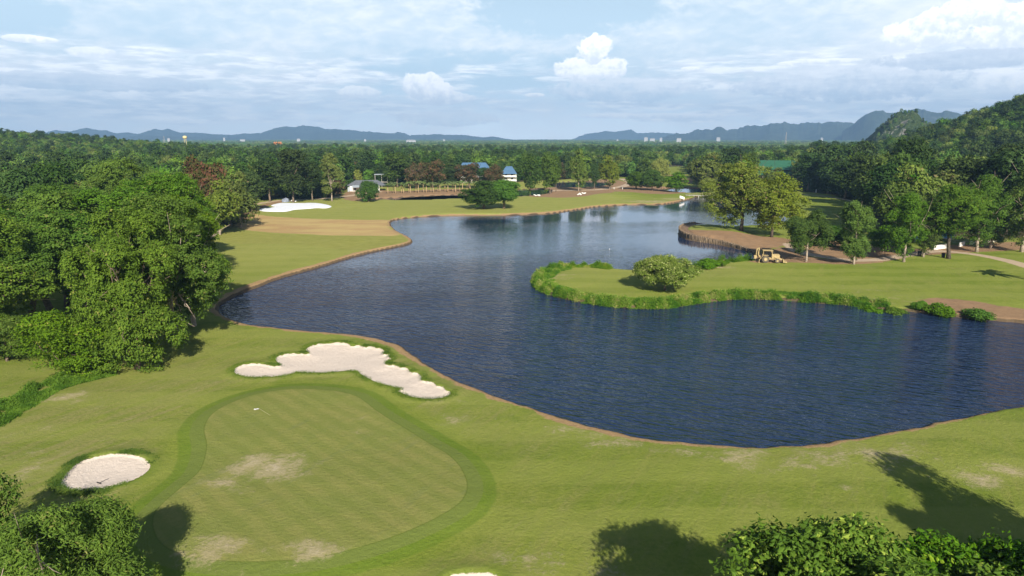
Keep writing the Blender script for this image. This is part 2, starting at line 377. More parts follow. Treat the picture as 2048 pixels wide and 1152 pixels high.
# collar rings and putting green
ring2 = (sg+(nwarp-0.5)*0.25).st(2.75, 2.4)*sg.st(-0.2, 0.1)
turf = mix(nt, ring2*0.60, turf, (0.120,0.200,0.018))
turf = mix(nt, ((sg+(nwarp-0.5)*0.1).st(1.45, 1.35))*0.8, turf, (0.175,0.215,0.050))
w2 = nt.nodes.new('ShaderNodeTexWave'); nt.links.new(P.k, w2.inputs[0]); w2.bands_direction = 'DIAGONAL'; w2.inputs['Scale'].default_value = 0.22; w2.inputs['Distortion'].default_value = 1.6; w2.inputs['Detail'].default_value = 2
gcol = mix(nt, noise(nt, P, 0.16, 4, 0.6).st(0.35, 0.65), (0.245,0.265,0.070), (0.295,0.285,0.085))
gcol = mix(nt, S(nt, w2.outputs[1]).st(0.2, 0.8)*0.38, gcol, (0.185,0.225,0.045))
gcol = mix(nt, nstreak.st(0.56, 0.66)*0.30, gcol, (0.175,0.205,0.095))
gcol = mix(nt, nf.st(0.35, 0.7)*0.35, gcol, (0.155,0.20,0.035)); gcol = mix(nt, ng.st(0.4, 0.7)*0.28, gcol, (0.15,0.18,0.035))
turf = mix(nt, (sg+ed*0.35).st(0.06, -0.06), turf, gcol)
turf = mix(nt, ((sg+ed*0.2).abs()).st(0.11, 0.0)*0.55, turf, (0.10,0.14,0.018))
# worn places
bw = (attr(nt, 'bare')*1.0-0.06+(nm-0.5)*1.9+(nf-0.5)*1.2+(ng-0.5)*0.7)*attr(nt, 'bare').st(0.0, 0.35)
turf = mix(nt, bw.st(0.42, 1.0)*0.8, turf, (0.45,0.37,0.22))
turf = mix(nt, bw.st(0.9, 1.3)*0.6, turf, (0.58,0.49,0.36))
bro = mix(nt, noise(nt, P, 0.09, 5, 0.6, st=((0.5, 1.4, 1), 0.1)).st(0.35, 0.65), (0.52,0.39,0.165), (0.44,0.29,0.135))
bro = mix(nt, nm.st(0.5, 0.8)*0.5, bro, (0.52,0.43,0.17))
turf = mix(nt, (attr(nt, 'brown')+ed*3+(nm-0.5)*4).st(1.0, -1.0), turf, bro)
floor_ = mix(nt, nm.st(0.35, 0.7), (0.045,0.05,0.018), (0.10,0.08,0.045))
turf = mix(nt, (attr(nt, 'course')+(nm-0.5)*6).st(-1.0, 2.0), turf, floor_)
plain = mix(nt, noise(nt, P, 0.004, 6, 0.7).st(0.4, 0.62), (0.035,0.06,0.02), (0.10,0.13,0.05))
turf = mix(nt, attr(nt, 'far'), turf, plain)
# rank grass round bunkers, sand
turf = mix(nt, (sb+(nwarp-0.5)*0.9+ed).st(1.6, 0.3)*0.5, turf, (0.135,0.205,0.022))
soil = mix(nt, nm.st(0.35, 0.7), (0.33,0.205,0.115), (0.26,0.165,0.095)); soil = mix(nt, nf.st(0.4, 0.8)*0.5, soil, (0.42,0.30,0.18))
turf = mix(nt, (attr(nt, 'dirt')+ed*2.5+(nm-0.5)*3.5).st(0.7, -0.5), turf, soil)
turf = mix(nt, (attr(nt, 'path')+ed*1.5+(nm-0.5)*1.0).st(0.4, -0.2), turf, mix(nt, nf, (0.46,0.34,0.23), (0.56,0.44,0.32)))
stripcol = mix(nt, nf.st(0.3, 0.7), (0.44,0.29,0.155), (0.34,0.21,0.11))
turf = mix(nt, (attr(nt, 'strip')+ed*2.2+(nm-0.5)*1.8+(noise(nt, P, 0.13, 3, 0.6)-0.5)*2.6).st(0.30, -0.15)*0.93, turf, stripcol)
turf = mix(nt, (sl+ed*0.6).st(0.30, -0.02)*0.93, turf, mix(nt, nf, (0.055,0.045,0.03), (0.17,0.12,0.075)))
sand = mix(nt, nf.st(0.3, 0.75), (0.78,0.67,0.58), (0.71,0.60,0.51)); sand = mix(nt, ng.st(0.5, 0.75)*0.2, sand, (0.48,0.41,0.35))
sand = mix(nt, nm.st(0.55, 0.8)*0.3, sand, (0.56,0.47,0.39))
turf = mix(nt, (sb+ed*0.7).st(0.05, -0.03), turf, sand)
put(nt, b.inputs['Base Color'], turf); b.inputs['Roughness'].default_value = 0.95; b.inputs['Specular IOR Level'].default_value = 0.08
bump(nt, nf*0.6+ng*0.4+nm*0.8, 0.8, 0.28, b)
near_w = sst(R_, 130, 80)*sst(SG, 3.0, 6.0)*(0.25+0.75*sst(A_, 0.15, -0.3))
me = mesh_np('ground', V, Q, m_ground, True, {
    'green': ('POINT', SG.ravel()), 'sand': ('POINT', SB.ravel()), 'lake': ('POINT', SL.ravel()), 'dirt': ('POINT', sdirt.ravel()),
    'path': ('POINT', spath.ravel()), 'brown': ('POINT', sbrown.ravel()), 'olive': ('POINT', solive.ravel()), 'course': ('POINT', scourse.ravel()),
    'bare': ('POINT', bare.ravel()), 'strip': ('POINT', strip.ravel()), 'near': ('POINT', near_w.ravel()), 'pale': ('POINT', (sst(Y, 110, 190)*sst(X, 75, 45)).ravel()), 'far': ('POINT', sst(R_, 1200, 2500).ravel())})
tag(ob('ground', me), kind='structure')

# ---------------------------------------------------------------- water
m_water, nt, b = newmat('lake_water')
P = coords(nt)
wd = noise(nt, P, 1.15, 1, 0.5, 0.5, st=((0.33, 1.3, 1), -0.5)); wd2 = noise(nt, P, 3.0, 2, 0.5, 0.3, st=((0.5, 1.3, 1), -0.35)); wl = noise(nt, P, 0.55, 2, 0.5)
calm = attr(nt, 'calm'); gust = noise(nt, P, 0.03, 3, 0.6, st=((0.5, 1.6, 1), 0.2))
amp = (calm*-1.0+1.0)._m('POWER', 2.2)*(gust.st(0.3, 0.7)*0.6+0.55)
put(nt, b.inputs['Base Color'], mix(nt, gust, (0.012,0.026,0.066), (0.017,0.034,0.084)))
b.inputs['Roughness'].default_value = 0.07; b.inputs['IOR'].default_value = 1.45; b.inputs['Specular IOR Level'].default_value = 0.5
bump(nt, (wd*0.95+wd2*0.30+wl*0.5)*amp, 1.0, 0.90, b)
def water(name, poly, step=4.0):
    c0 = poly.min(0)-3; c1 = poly.max(0)+3
    nx = int((c1[0]-c0[0])/step)+2; ny = int((c1[1]-c0[1])/step)+2
    gx, gy = np.meshgrid(np.linspace(c0[0], c1[0], nx), np.linspace(c0[1], c1[1], ny))
    I = np.arange(nx*ny).reshape(ny, nx)
    q = np.stack([I[:-1, :-1], I[:-1, 1:], I[1:, 1:], I[1:, :-1]], -1).reshape(-1, 4)
    px, py, f = proj(gx, gy, np.full(gx.shape, WATER))
    # sheltered water in the lee of the far bank and of the piled point
    a = G(1180, 452); e = G(1450, 480)
    calm = np.exp(-(((gx-e[0])/55)**2+((gy-e[1])/45)**2)**1.3)*0.9
    a2 = G(1220, 430); calm = np.maximum(calm, np.exp(-(((gx-a2[0])/60)**2+((gy-a2[1])/38)**2)**1.3)*0.97)
    a3 = G(1400, 410); calm = np.maximum(calm, np.exp(-(((gx-a3[0])/50)**2+((gy-a3[1])/45)**2)**1.3)*0.99)
    a4 = G(1000, 440); calm = np.maximum(calm, np.exp(-(((gx-a4[0])/60)**2+((gy-a4[1])/16)**2)**1.3)*0.8)
    calm = np.maximum(calm, 0.55*sst(-dlim(gx, gy), -9, 0))
    calm = np.maximum(calm, 0.72*sst(gy, 95, 210)+0.14*(fbm(gx/18, gy/30, 3)-.5)*sst(gy, 60, 120)); calm = np.clip(calm, 0, .99)
    if name != 'lake': calm[:] = 0.95
    tag(ob(name, mesh_np(name, np.stack([gx, gy, np.full(gx.shape, WATER)], -1).reshape(-1, 3), q, m_water, True, {'calm': ('POINT', calm.ravel())})), kind='structure')
def dlim(gx, gy):
    s = Pm([(1240,616),(1320,617),(1420,603),(1540,599),(1660,607),(1820,623),(2048,647)], WATER)
    return dline(gx, gy, s)
water('lake', LAKE); water('canal', CANAL); water('pond', POND); water('pond', POND2)

# ================================================================ vegetation
def unit(v): return v/(np.linalg.norm(v, axis=-1, keepdims=True)+1e-9)
def leaf_mesh(name, Pn, Nn, size, mat, g, var, aspect=0.5, fold=0.18, droop=0.0):
    n = len(Pn); Nn = unit(Nn)
    t = unit(np.cross(Nn, unit(g.normal(size=(n, 3))))); 
    if droop: t[:, 2] -= droop; t = unit(t)
    b_ = np.cross(Nn, t); sz = (size*(0.65+0.7*g.random(n)))[:, None]
    v = np.stack([Pn-t*sz*0.5, Pn+b_*sz*aspect*0.5-Nn*sz*fold, Pn+t*sz*0.5, Pn-b_*sz*aspect*0.5-Nn*sz*fold], 1).reshape(-1, 3)
    q = np.arange(4*n).reshape(n, 4)
    return mesh_np(name, v, q, mat, False, {'var': ('FACE', var)})
def crown_mesh(name, seed, h, r, base, lobes, nclump, nleaf, leaf, mat, shape='round', clump_r=0.5, gap=0.0, up=0.35, flat=1.0, aspect=0.55, droop=0.0, rnd=0.8, lobe_r=0.42, norm=True, holes=0.0):
    """returns mesh, lobe centres. crown from z=base to z=h, radius r"""
    g = np.random.default_rng(seed); ch = h-base; zc = base+ch*0.5
    cs = []; rs = []
    tries = 0
    while len(cs) < lobes and tries < 4000:
        tries += 1
        d = unit(g.normal(size=3)); q = d*(g.random()**0.45)
        if shape == 'dome': q[2] = abs(q[2])*1.5-0.55
        zz = q[2]*0.5+0.5
        if shape == 'cone': w = 0.25+0.9*(1-zz)**0.8
        elif shape == 'column': w = 0.78+0.35*math.sin(math.pi*min(1, max(0, zz*0.9+0.08)))
        elif shape == 'vase': w = 0.35+0.75*zz**0.6 if zz < 0.8 else 1.0
        elif shape == 'mound': w = 1.05*math.sqrt(max(0.05, 1-(zz*0.95)**2.2))
        else: w = 1.0
        lr = lobe_r*r*(0.75+0.5*g.random())
        c = np.array([q[0]*(r*w-lr*0.75), q[1]*(r*w-lr*0.75), base+lr*0.6*flat+(ch-lr*1.3*flat)*zz])
        cs.append(c); rs.append(lr)
    cs = np.array(cs); rs = np.array(rs)
    pr = rs**2/np.sum(rs**2)
    k = g.choice(len(cs), size=int(nclump*(4.2 if holes else 2.6)), p=pr); d = unit(g.normal(size=(len(k), 3))); d[:, 2] = np.where((d[:, 2] < -0.3) & (g.random(len(k)) < 0.6), -d[:, 2], d[:, 2])
    rad = rs[k]*(0.78+0.28*g.random(len(k)))
    sc = np.array([1, 1, flat]); Pc = cs[k]+d*rad[:, None]*sc
    if gap: # irregular holes through the crown
        keep = fbm(Pc[:, 0]/r*2.2+Pc[:, 2]/r*1.7+seed, Pc[:, 1]/r*2.2-Pc[:, 2]/r*1.3+seed*3, 3) > gap; Pc, d, k = Pc[keep], d[keep], k[keep]
    if holes:
        keep = fbm(Pc[:, 0]*0.85+Pc[:, 2]*0.5+seed*2, Pc[:, 1]*0.85-Pc[:, 2]*0.6, 2) > holes; Pc, d, k = Pc[keep], d[keep], k[keep]
    depth = np.zeros(len(Pc))
    for c, q in zip(cs, rs): depth = np.maximum(depth, 1-np.linalg.norm((Pc-c)/sc, axis=1)/q)
    keep = depth < 0.30+0.25*g.random(len(Pc)); Pc, d = Pc[keep][:nclump], d[keep][:nclump]
    m = len(Pc); idx = np.repeat(np.arange(m), nleaf)
    cn = unit(d*0.9+g.normal(size=(m, 3))*0.45+np.array([0, 0, up])); off = g.normal(size=(len(idx), 3))*clump_r*np.array([1, 1, 0.45]); Pl = Pc[idx]+off
    if norm:
        hz_ = np.percentile(np.hypot(Pl[:, 0], Pl[:, 1]), 98.5); z1 = np.percentile(Pl[:, 2], 99.5); z0 = np.percentile(Pl[:, 2], 0.5)
        fh = r/hz_; fv = (h-base)/(z1-z0); Pl = Pl*[fh, fh, fv]; Pl[:, 2] += h-z1*fv; cs = cs*[fh, fh, fv]; cs[:, 2] += h-z1*fv
    Nl = cn[idx]+g.normal(size=(len(idx), 3))*rnd*0.45+unit(off)*0.30
    cv = g.random(m); var = np.clip(cv[idx]*0.6+g.random(len(idx))*0.45, 0, 1)
    return leaf_mesh(name, Pl, Nl, leaf, mat, g, var, aspect, 0.15, droop), cs
def trunk_mesh(name, seed, h, r0, base, cs, mat, lean=0.0, nlimb=8, twigs=0, fork=None, n=8):
    g = np.random.default_rng(seed+99); mb = MB()
    top = fork if fork else base+(h-base)*0.35
    pts = [np.array([0, 0, -0.6])]; K = 6
    for i in range(1, K+1):
        t = i/K; pts.append(np.array([lean*t*top*0.3+g.normal()*r0*0.5*t, g.normal()*r0*0.5*t, top*t]))
    rad = [r0*1.45]+[r0*(1.05-0.45*i/K) for i in range(1, K+1)]
    mb.tube(pts, rad, n)
    sel = g.permutation(len(cs))[:nlimb]
    for j in sel:
        s = pts[int(g.integers(max(2, K-2), K+1))]; e = cs[j]; mid = s*0.45+e*0.55+np.array([0, 0, -0.08*np.linalg.norm(e-s)])+g.normal(size=3)*0.3
        mb.tube([s, mid, e], [r0*0.45, r0*0.30, r0*0.10], 5, False)
        for q in range(twigs):
            e2 = e+unit(g.normal(size=3)+np.array([0, 0, .4]))*np.linalg.norm(e-s)*(0.25+0.3*g.random()); m2 = (mid+e)/2
            mb.tube([m2, (m2+e2)/2+g.normal(size=3)*.2, e2], [r0*0.2, r0*0.13, r0*0.05], 4, False)
    return mb.mesh(name, mat, True)

m_bark = simple('bark', (0.20,0.15,0.11), 0.9, 0.4, 3.0)
m_bark_pale = simple('pale_bark', (0.36,0.29,0.23), 0.9, 0.35, 3.0)
m_bark_dark = simple('dark_bark', (0.09,0.07,0.055), 0.9, 0.4, 3.0)
LG = dict(
 bright=leafmat('leaves_bright', (0.042,0.105,0.006), (0.130,0.235,0.014), (0.22,0.24,0.05), 0.05, rnd=0.10),
 mid=leafmat('leaves_mid', (0.045,0.095,0.012), (0.120,0.190,0.024), rnd=0.30),
 olive=leafmat('leaves_olive', (0.065,0.105,0.014), (0.170,0.225,0.036), (0.20,0.16,0.07), 0.06, rnd=0.25),
 dark=leafmat('leaves_dark', (0.026,0.060,0.012), (0.068,0.115,0.022), rnd=0.25),
 dome=leafmat('leaves_dome', (0.030,0.085,0.008), (0.085,0.165,0.014), rnd=0.3),
 airy=leafmat('leaves_airy', (0.075,0.135,0.010), (0.225,0.305,0.032), (0.30,0.22,0.10), 0.05, rnd=0.05),
 tips=leafmat('leaves_tips', (0.085,0.150,0.016), (0.230,0.310,0.042), (0.44,0.48,0.17), 0.22, rnd=0.05),
 column=leafmat('leaves_column', (0.045,0.105,0.009), (0.130,0.210,0.024), rnd=0.20),
 rust=leafmat('leaves_rust', (0.040,0.060,0.015), (0.105,0.090,0.030), (0.150,0.085,0.045), 0.40, rnd=0.12),
 yellow=leafmat('leaves_yellow', (0.16,0.20,0.025), (0.27,0.29,0.05), rnd=0.10),
 bush=leafmat('leaves_bush', (0.055,0.130,0.008), (0.130,0.240,0.018), rnd=0.12),
 lush=leafmat('leaves_lush', (0.045,0.110,0.008), (0.125,0.225,0.018), (0.26,0.36,0.04), 0.16, rnd=0.05),
 palm=leafmat('palm_fronds', (0.10,0.16,0.04), (0.20,0.25,0.08), rnd=0.15),
 shore=leafmat('shore_leaves', (0.055,0.150,0.007), (0.190,0.310,0.022), (0.34,0.34,0.10), 0.06, rnd=0.0),
 far=leafmat('leaves_far', (0.045,0.105,0.012), (0.140,0.235,0.030), rnd=0.48),
 faro=leafmat('leaves_far_olive', (0.085,0.130,0.022), (0.200,0.260,0.055), rnd=0.38))
LEAN = {}
PROTO = {}
def proto(key, **k):
    seed = k.pop('seed'); bark = k.pop('bark', m_bark); r0 = k.pop('r0', 0.3); tk = {q: k.pop(q) for q in ('lean', 'nlimb', 'twigs', 'fork') if q in k}
    k['mat'] = LG[k['mat']]
    cm, cs = crown_mesh('crown_'+key, seed, **k)
    tm = trunk_mesh('trunk_'+key, seed, k['h'], r0, k['base'], cs, bark, **tk)
    PROTO[key] = (tm, cm, k['h'], k['r'])
proto('grove_a', holes=0.44, seed=11, h=20, r=8, base=1.2, lobes=52, nclump=3600, nleaf=18, leaf=0.36, mat='bright', clump_r=0.34, r0=0.45, nlimb=18, twigs=3, gap=0.36, up=0.45, lobe_r=0.30)
proto('grove_b', holes=0.44, seed=12, h=21, r=8.5, base=3.5, lobes=52, nclump=3600, nleaf=18, leaf=0.37, mat='bright', clump_r=0.34, r0=0.5, nlimb=18, twigs=3, gap=0.38, up=0.45, lobe_r=0.27, bark=m_bark_pale)
proto('grove_c', holes=0.44, seed=13, h=19, r=7, base=6.5, lobes=40, nclump=2800, nleaf=17, leaf=0.37, mat='bright', clump_r=0.34, r0=0.42, nlimb=14, twigs=3, gap=0.40, lean=0.6, up=0.4, lobe_r=0.32, bark=m_bark_dark)
proto('young', holes=0.44, seed=14, h=8.5, r=5, base=0.2, lobes=20, nclump=1700, nleaf=15, leaf=0.30, mat='bright', clump_r=0.34, r0=0.2, nlimb=10, twigs=2, gap=0.40, up=0.4, lobe_r=0.33)
proto('close_left', holes=0.47, seed=43, h=13, r=6.3, base=2.5, lobes=13, nclump=2900, nleaf=24, leaf=0.31, mat='bright', clump_r=0.32, r0=0.24, nlimb=18, twigs=3, gap=0.44, up=0.55, aspect=0.36, lobe_r=0.27, bark=m_bark_pale)
proto('close_right', holes=0.40, seed=16, h=13.0, r=8.6, base=2.0, lobes=70, nclump=8500, nleaf=14, leaf=0.33, mat='lush', clump_r=0.33, r0=0.4, nlimb=16, twigs=2, gap=0.30, up=0.75, aspect=0.62, lobe_r=0.30)
proto('narrow', holes=0.44, seed=17, h=15, r=3.6, base=1.5, lobes=20, nclump=1200, nleaf=12, leaf=0.40, mat='bright', shape='cone', clump_r=0.4, r0=0.25)
proto('dome_a', holes=0.40, seed=21, h=11.5, r=7.2, base=2.0, lobes=30, nclump=1900, nleaf=10, leaf=0.55, mat='dome', shape='mound', clump_r=0.4, r0=0.45, up=0.6, flat=0.8, lobe_r=0.30)
proto('dome_b', holes=0.40, seed=22, h=11.2, r=6.6, base=3.2, lobes=26, nclump=1500, nleaf=10, leaf=0.55, mat='bush', shape='mound', clump_r=0.4, r0=0.42, up=0.6, flat=0.7, lobe_r=0.32, bark=m_bark)
proto('island', holes=0.40, seed=23, h=7.2, r=5.9, base=1.9, lobes=60, nclump=3200, nleaf=12, leaf=0.30, mat='tips', shape='mound', clump_r=0.26, r0=0.22, gap=0.22, up=0.8, flat=0.55, lobe_r=0.25, nlimb=12, twigs=2)
proto('airy_a', holes=0.44, seed=24, h=21, r=8.6, base=2.4, lobes=46, nclump=2100, nleaf=12, leaf=0.48, mat='airy', clump_r=0.45, r0=0.42, gap=0.45, nlimb=20, twigs=4, up=0.4, lobe_r=0.27, bark=m_bark_dark)
proto('airy_b', holes=0.44, seed=25, h=18, r=7.4, base=2.6, lobes=40, nclump=1800, nleaf=12, leaf=0.46, mat='airy', clump_r=0.45, r0=0.32, gap=0.46, nlimb=16, twigs=4, up=0.4, lobe_r=0.28, bark=m_bark_dark)
proto('column_a', holes=0.44, seed=26, h=17, r=4.1, base=1.9, lobes=36, nclump=2200, nleaf=12, leaf=0.38, mat='column', shape='column', clump_r=0.36, r0=0.26, gap=0.40, nlimb=14, twigs=2, up=0.3, lobe_r=0.36, bark=m_bark_pale)
proto('column_b', holes=0.44, seed=27, h=19, r=4.6, base=2.6, lobes=38, nclump=2300, nleaf=12, leaf=0.40, mat='column', shape='column', clump_r=0.38, r0=0.30, gap=0.42, nlimb=14, twigs=3, up=0.3, lobe_r=0.34, bark=m_bark_pale)
proto('broad_dark', holes=0.44, seed=28, h=12.5, r=5.4, base=2.6, lobes=22, nclump=1900, nleaf=12, leaf=0.38, mat='mid', clump_r=0.4, r0=0.25, gap=0.38, nlimb=10, twigs=1, lobe_r=0.33, bark=m_bark_pale)
proto('forest_a', seed=31, h=16, r=6.0, base=2.5, lobes=20, nclump=560, nleaf=8, leaf=0.85, mat='mid', clump_r=0.6, r0=0.3, gap=0.30, nlimb=6, lobe_r=0.36)
proto('forest_b', seed=32, h=14, r=6.4, base=2.0, lobes=18, nclump=560, nleaf=8, leaf=0.85, mat='olive', clump_r=0.6, r0=0.3, gap=0.33, nlimb=6, lobe_r=0.36, bark=m_bark_pale)
proto('forest_c', seed=33, h=19, r=5.4, base=4.0, lobes=20, nclump=560, nleaf=8, leaf=0.85, mat='dark', shape='column', clump_r=0.6, r0=0.3, gap=0.30, nlimb=6, lobe_r=0.36)
proto('forest_d', seed=34, h=13, r=5.6, base=1.2, lobes=18, nclump=520, nleaf=8, leaf=0.80, mat='bush', shape='mound', clump_r=0.55, r0=0.3, gap=0.30, nlimb=6, lobe_r=0.34)
proto('rust', seed=35, h=12, r=6.6, base=3.0, lobes=22, nclump=620, nleaf=8, leaf=0.75, mat='rust', shape='mound', clump_r=0.55, r0=0.3, gap=0.36, nlimb=8, flat=0.7, lobe_r=0.33)
proto('yellow', seed=36, h=9, r=6.2, base=1.0, lobes=20, nclump=700, nleaf=8, leaf=0.7, mat='yellow', shape='mound', clump_r=0.5, r0=0.25, droop=0.8, up=0.5, flat=0.7, lobe_r=0.33)
proto('pine', seed=37, h=22, r=5.6, base=4.0, lobes=26, nclump=620, nleaf=9, leaf=0.75, mat='olive', shape='column', clump_r=0.5, r0=0.3, gap=0.46, nlimb=16, flat=0.5, lobe_r=0.32, bark=m_bark_pale)
proto('bush', seed=38, h=7.4, r=5.6, base=0.1, lobes=26, nclump=900, nleaf=9, leaf=0.5, mat='dome', shape='mound', clump_r=0.35, r0=0.2, up=0.6, lobe_r=0.30)
proto('shrub', seed=39, h=1.9, r=2.0, base=-0.1, lobes=14, nclump=420, nleaf=9, leaf=0.24, mat='bush', shape='mound', clump_r=0.16, r0=0.06, up=0.5, lobe_r=0.33, droop=0.3)
TREES = []   # (px along the picture, object, descriptor)
def tree(key, x, y, h=None, r=None, name='tree', label=None, group=None, rz=None, z=None, cat='tree'):
    tm, cm, h0, r0 = PROTO[key]
    sh = (h or h0)/h0; sr = (r or r0)/r0
    e = empty(name, (x, y, tz(x, y) if z is None else z), random.uniform(0, 6.28) if rz is None else rz, label, cat, group)
    e.scale = (sr, sr, sh)
    ob('trunk', tm, e); ob('crown', cm, e)
    return e
def tree_px(key, px, py, top=None, half=None, **k):
    """base pixel, top pixel row and half width in pixels give the real place and size"""
    x, y = G(px, py); h = r = None
    if top is not None:
        d = ray(px, top); s = math.hypot(x, y)/math.hypot(d[0], d[1]); h = H+d[2]*s
    if half is not None: r = half*math.sqrt(x*x+y*y+900)/F*0.97
    return tree(key, x, y, h, r, **k)
GG = 'tall broad trees of the grove left of the lake'
tree_px('grove_a', 275, 738, 430, 96, rz=0.5, name='broad_tree', group=GG, label='big bright green tree at the front of the left grove, crown down to the lawn')
tree_px('grove_b', 352, 690, 392, 98, rz=2.1, name='broad_tree', group=GG, label='big leafy tree at the right edge of the left grove beside the lake tip')
tree_px('grove_b', 388, 652, 398, 66, rz=0.4, name='broad_tree', group=GG, label='shaded grove tree nearest the lake tip, its shadow reaching the water')
tree_px('grove_c', 110, 640, 420, 100, rz=3.6, name='broad_tree', group=GG, label='grove tree with a dark bare trunk standing over the small young trees')
tree_px('grove_c', 138, 612, 385, 95, rz=5.1, name='broad_tree', group=GG, label='grove tree with a straight dark trunk seen against the sunny lawn')
tree_px('grove_c', 60, 660, 430, 95, rz=0.2, name='broad_tree', group=GG, label='leaning grove tree near the left edge of the picture')
tree_px('grove_b', -40, 690, 420, 110, rz=1.2, name='broad_tree', group=GG, label='broad grove tree cut by the left edge of the photo')
tree_px('grove_a', 240, 610, 380, 95, rz=4.0, name='broad_tree', group=GG, label='full round grove tree right behind the front tree')
tree_px('grove_b', 335, 575, 350, 90, rz=4.4, name='broad_tree', group=GG, label='tall grove tree whose top rises between the yellowish crown and the lake')
tree_px('grove_a', 40, 570, 385, 90, rz=2.6, name='broad_tree', group=GG, label='bright grove tree at mid height near the left edge')
tree_px('grove_b', 150, 550, 372, 88, rz=0.9, name='broad_tree', group=GG, label='bright grove tree behind the two dark trunks')
tree_px('grove_b', -70, 590, 390, 90, rz=5.9, name='broad_tree', group=GG, label='outermost grove tree, mostly beyond the left edge')
tree_px('grove_a', 285, 520, 322, 72, rz=1.9, name='broad_tree', group=GG, label='highest grove tree, its top standing out against the dark woods')
tree_px('grove_b', 370, 525, 355, 62, rz=3.3, name='broad_tree', group=GG, label='grove tree next to the olive tree by the brown dry patch')
tree_px('grove_a', 200, 500, 352, 70, rz=5.2, name='broad_tree', group=GG, label='rear grove tree behind the full round one')
tree_px('young', 135, 752, 625, 78, rz=1.0, name='small_tree', group='young trees at the foot of the grove', label='low bushy young tree in front of the dark trunks')
tree_px('young', 15, 722, 640, 62, rz=2.0, name='small_tree', group='young trees at the foot of the grove', label='low bushy young tree at the left edge of the grove')
# close trees
tree('close_left', -27.0, 34.2, 10.8, 5.2, name='leafy_tree', rz=0.7, z=0, label='bright leafy tree top in the bottom left corner')
tree('young', -35.0, 38.8, 9.4, 3.7, name='leafy_tree', rz=2.7, z=0, label='smaller leafy tree top cut by the left edge below the oval bunker')
tree('close_right', 16.4, 26.8, 12.4, 8.0, name='leafy_tree', rz=0.4, z=0, label='wide dense tree top with large glossy leaves in the bottom right corner')
tree('close_right', 23.6, 25.6, 11.8, 7.6, name='leafy_tree', rz=2.4, z=0, label='lower leafy tree top at the right end of the bottom edge')
tree('narrow', 41.5, 37.0, 14.5, 4.2, name='narrow_tree', rz=1, z=0, label='narrow tree outside the right edge that throws the pointed shadow on the lawn')
tree('grove_c', 39.5, 30.5, 13.0, 5.5, name='broad_tree', rz=3, z=0, label='tree outside the lower right edge that throws the wide shadow on the lawn')
# open lawn trees
tree_px('island', 1330, 581, 515, 64, rz=0.3, name='spreading_tree', label='low umbrella shaped tree with pale leaf tips on the grassy spit in the lake')
tree_px('dome_a', 968, 418, 363, 46, rz=0.3, name='rain_tree', group='pair of dome trees on the far lawn', label='dark green dome tree, left one of the pair on the far lawn')
tree_px('dome_b', 1008, 417, 361, 39, rz=1.3, name='rain_tree', group='pair of dome trees on the far lawn', label='brighter green dome tree with visible trunk, right of the far lawn pair')
tree_px('airy_a', 1482, 469, 333, 72, rz=0.3, name='deciduous_tree', group='pair of yellow green trees on the piled point', label='large yellow green tree with dark limbs, left one of the pair above the timber piles')
tree_px('airy_b', 1543, 474, 348, 61, rz=1.3, name='deciduous_tree', group='pair of yellow green trees on the piled point', label='yellow green tree with a thin trunk, right one of the pair above the timber piles')
tree_px('bush', 737, 404, 363, 25, name='round_tree', rz=0, label='round clipped dark green tree standing by the grey roofed house')
CG = 'upright trees along the cart path'
for a in [('broad_dark',1612,524,424,42,'dark bushy tree on a pale trunk beside the yellow backhoe'),('column_a',1707,529,405,31,'slim tree on a forked trunk between the cart path and the right fairway'),
  ('column_b',1807,524,388,34,'upright tree on a thin trunk left of the white low wall'),('column_b',1846,515,398,28,'upright tree whose trunk rises beside the dark bin'),
  ('grove_c',1897,518,372,52,'full tree on a dark trunk standing at the bend of the cart path'),('column_b',1953,504,352,38,'upright tree on a reddish trunk behind the cart path'),
  ('column_a',1981,496,378,30,'upright tree with a leafy low crown behind the cart path'),('column_b',2043,504,330,40,'tall tree with a long bare trunk at the right edge of the photo')]:
    tree_px(a[0], a[1], a[2], a[3], a[4], name='upright_tree', group=CG, label=a[5])
FG = 'trees on the far side of the course'
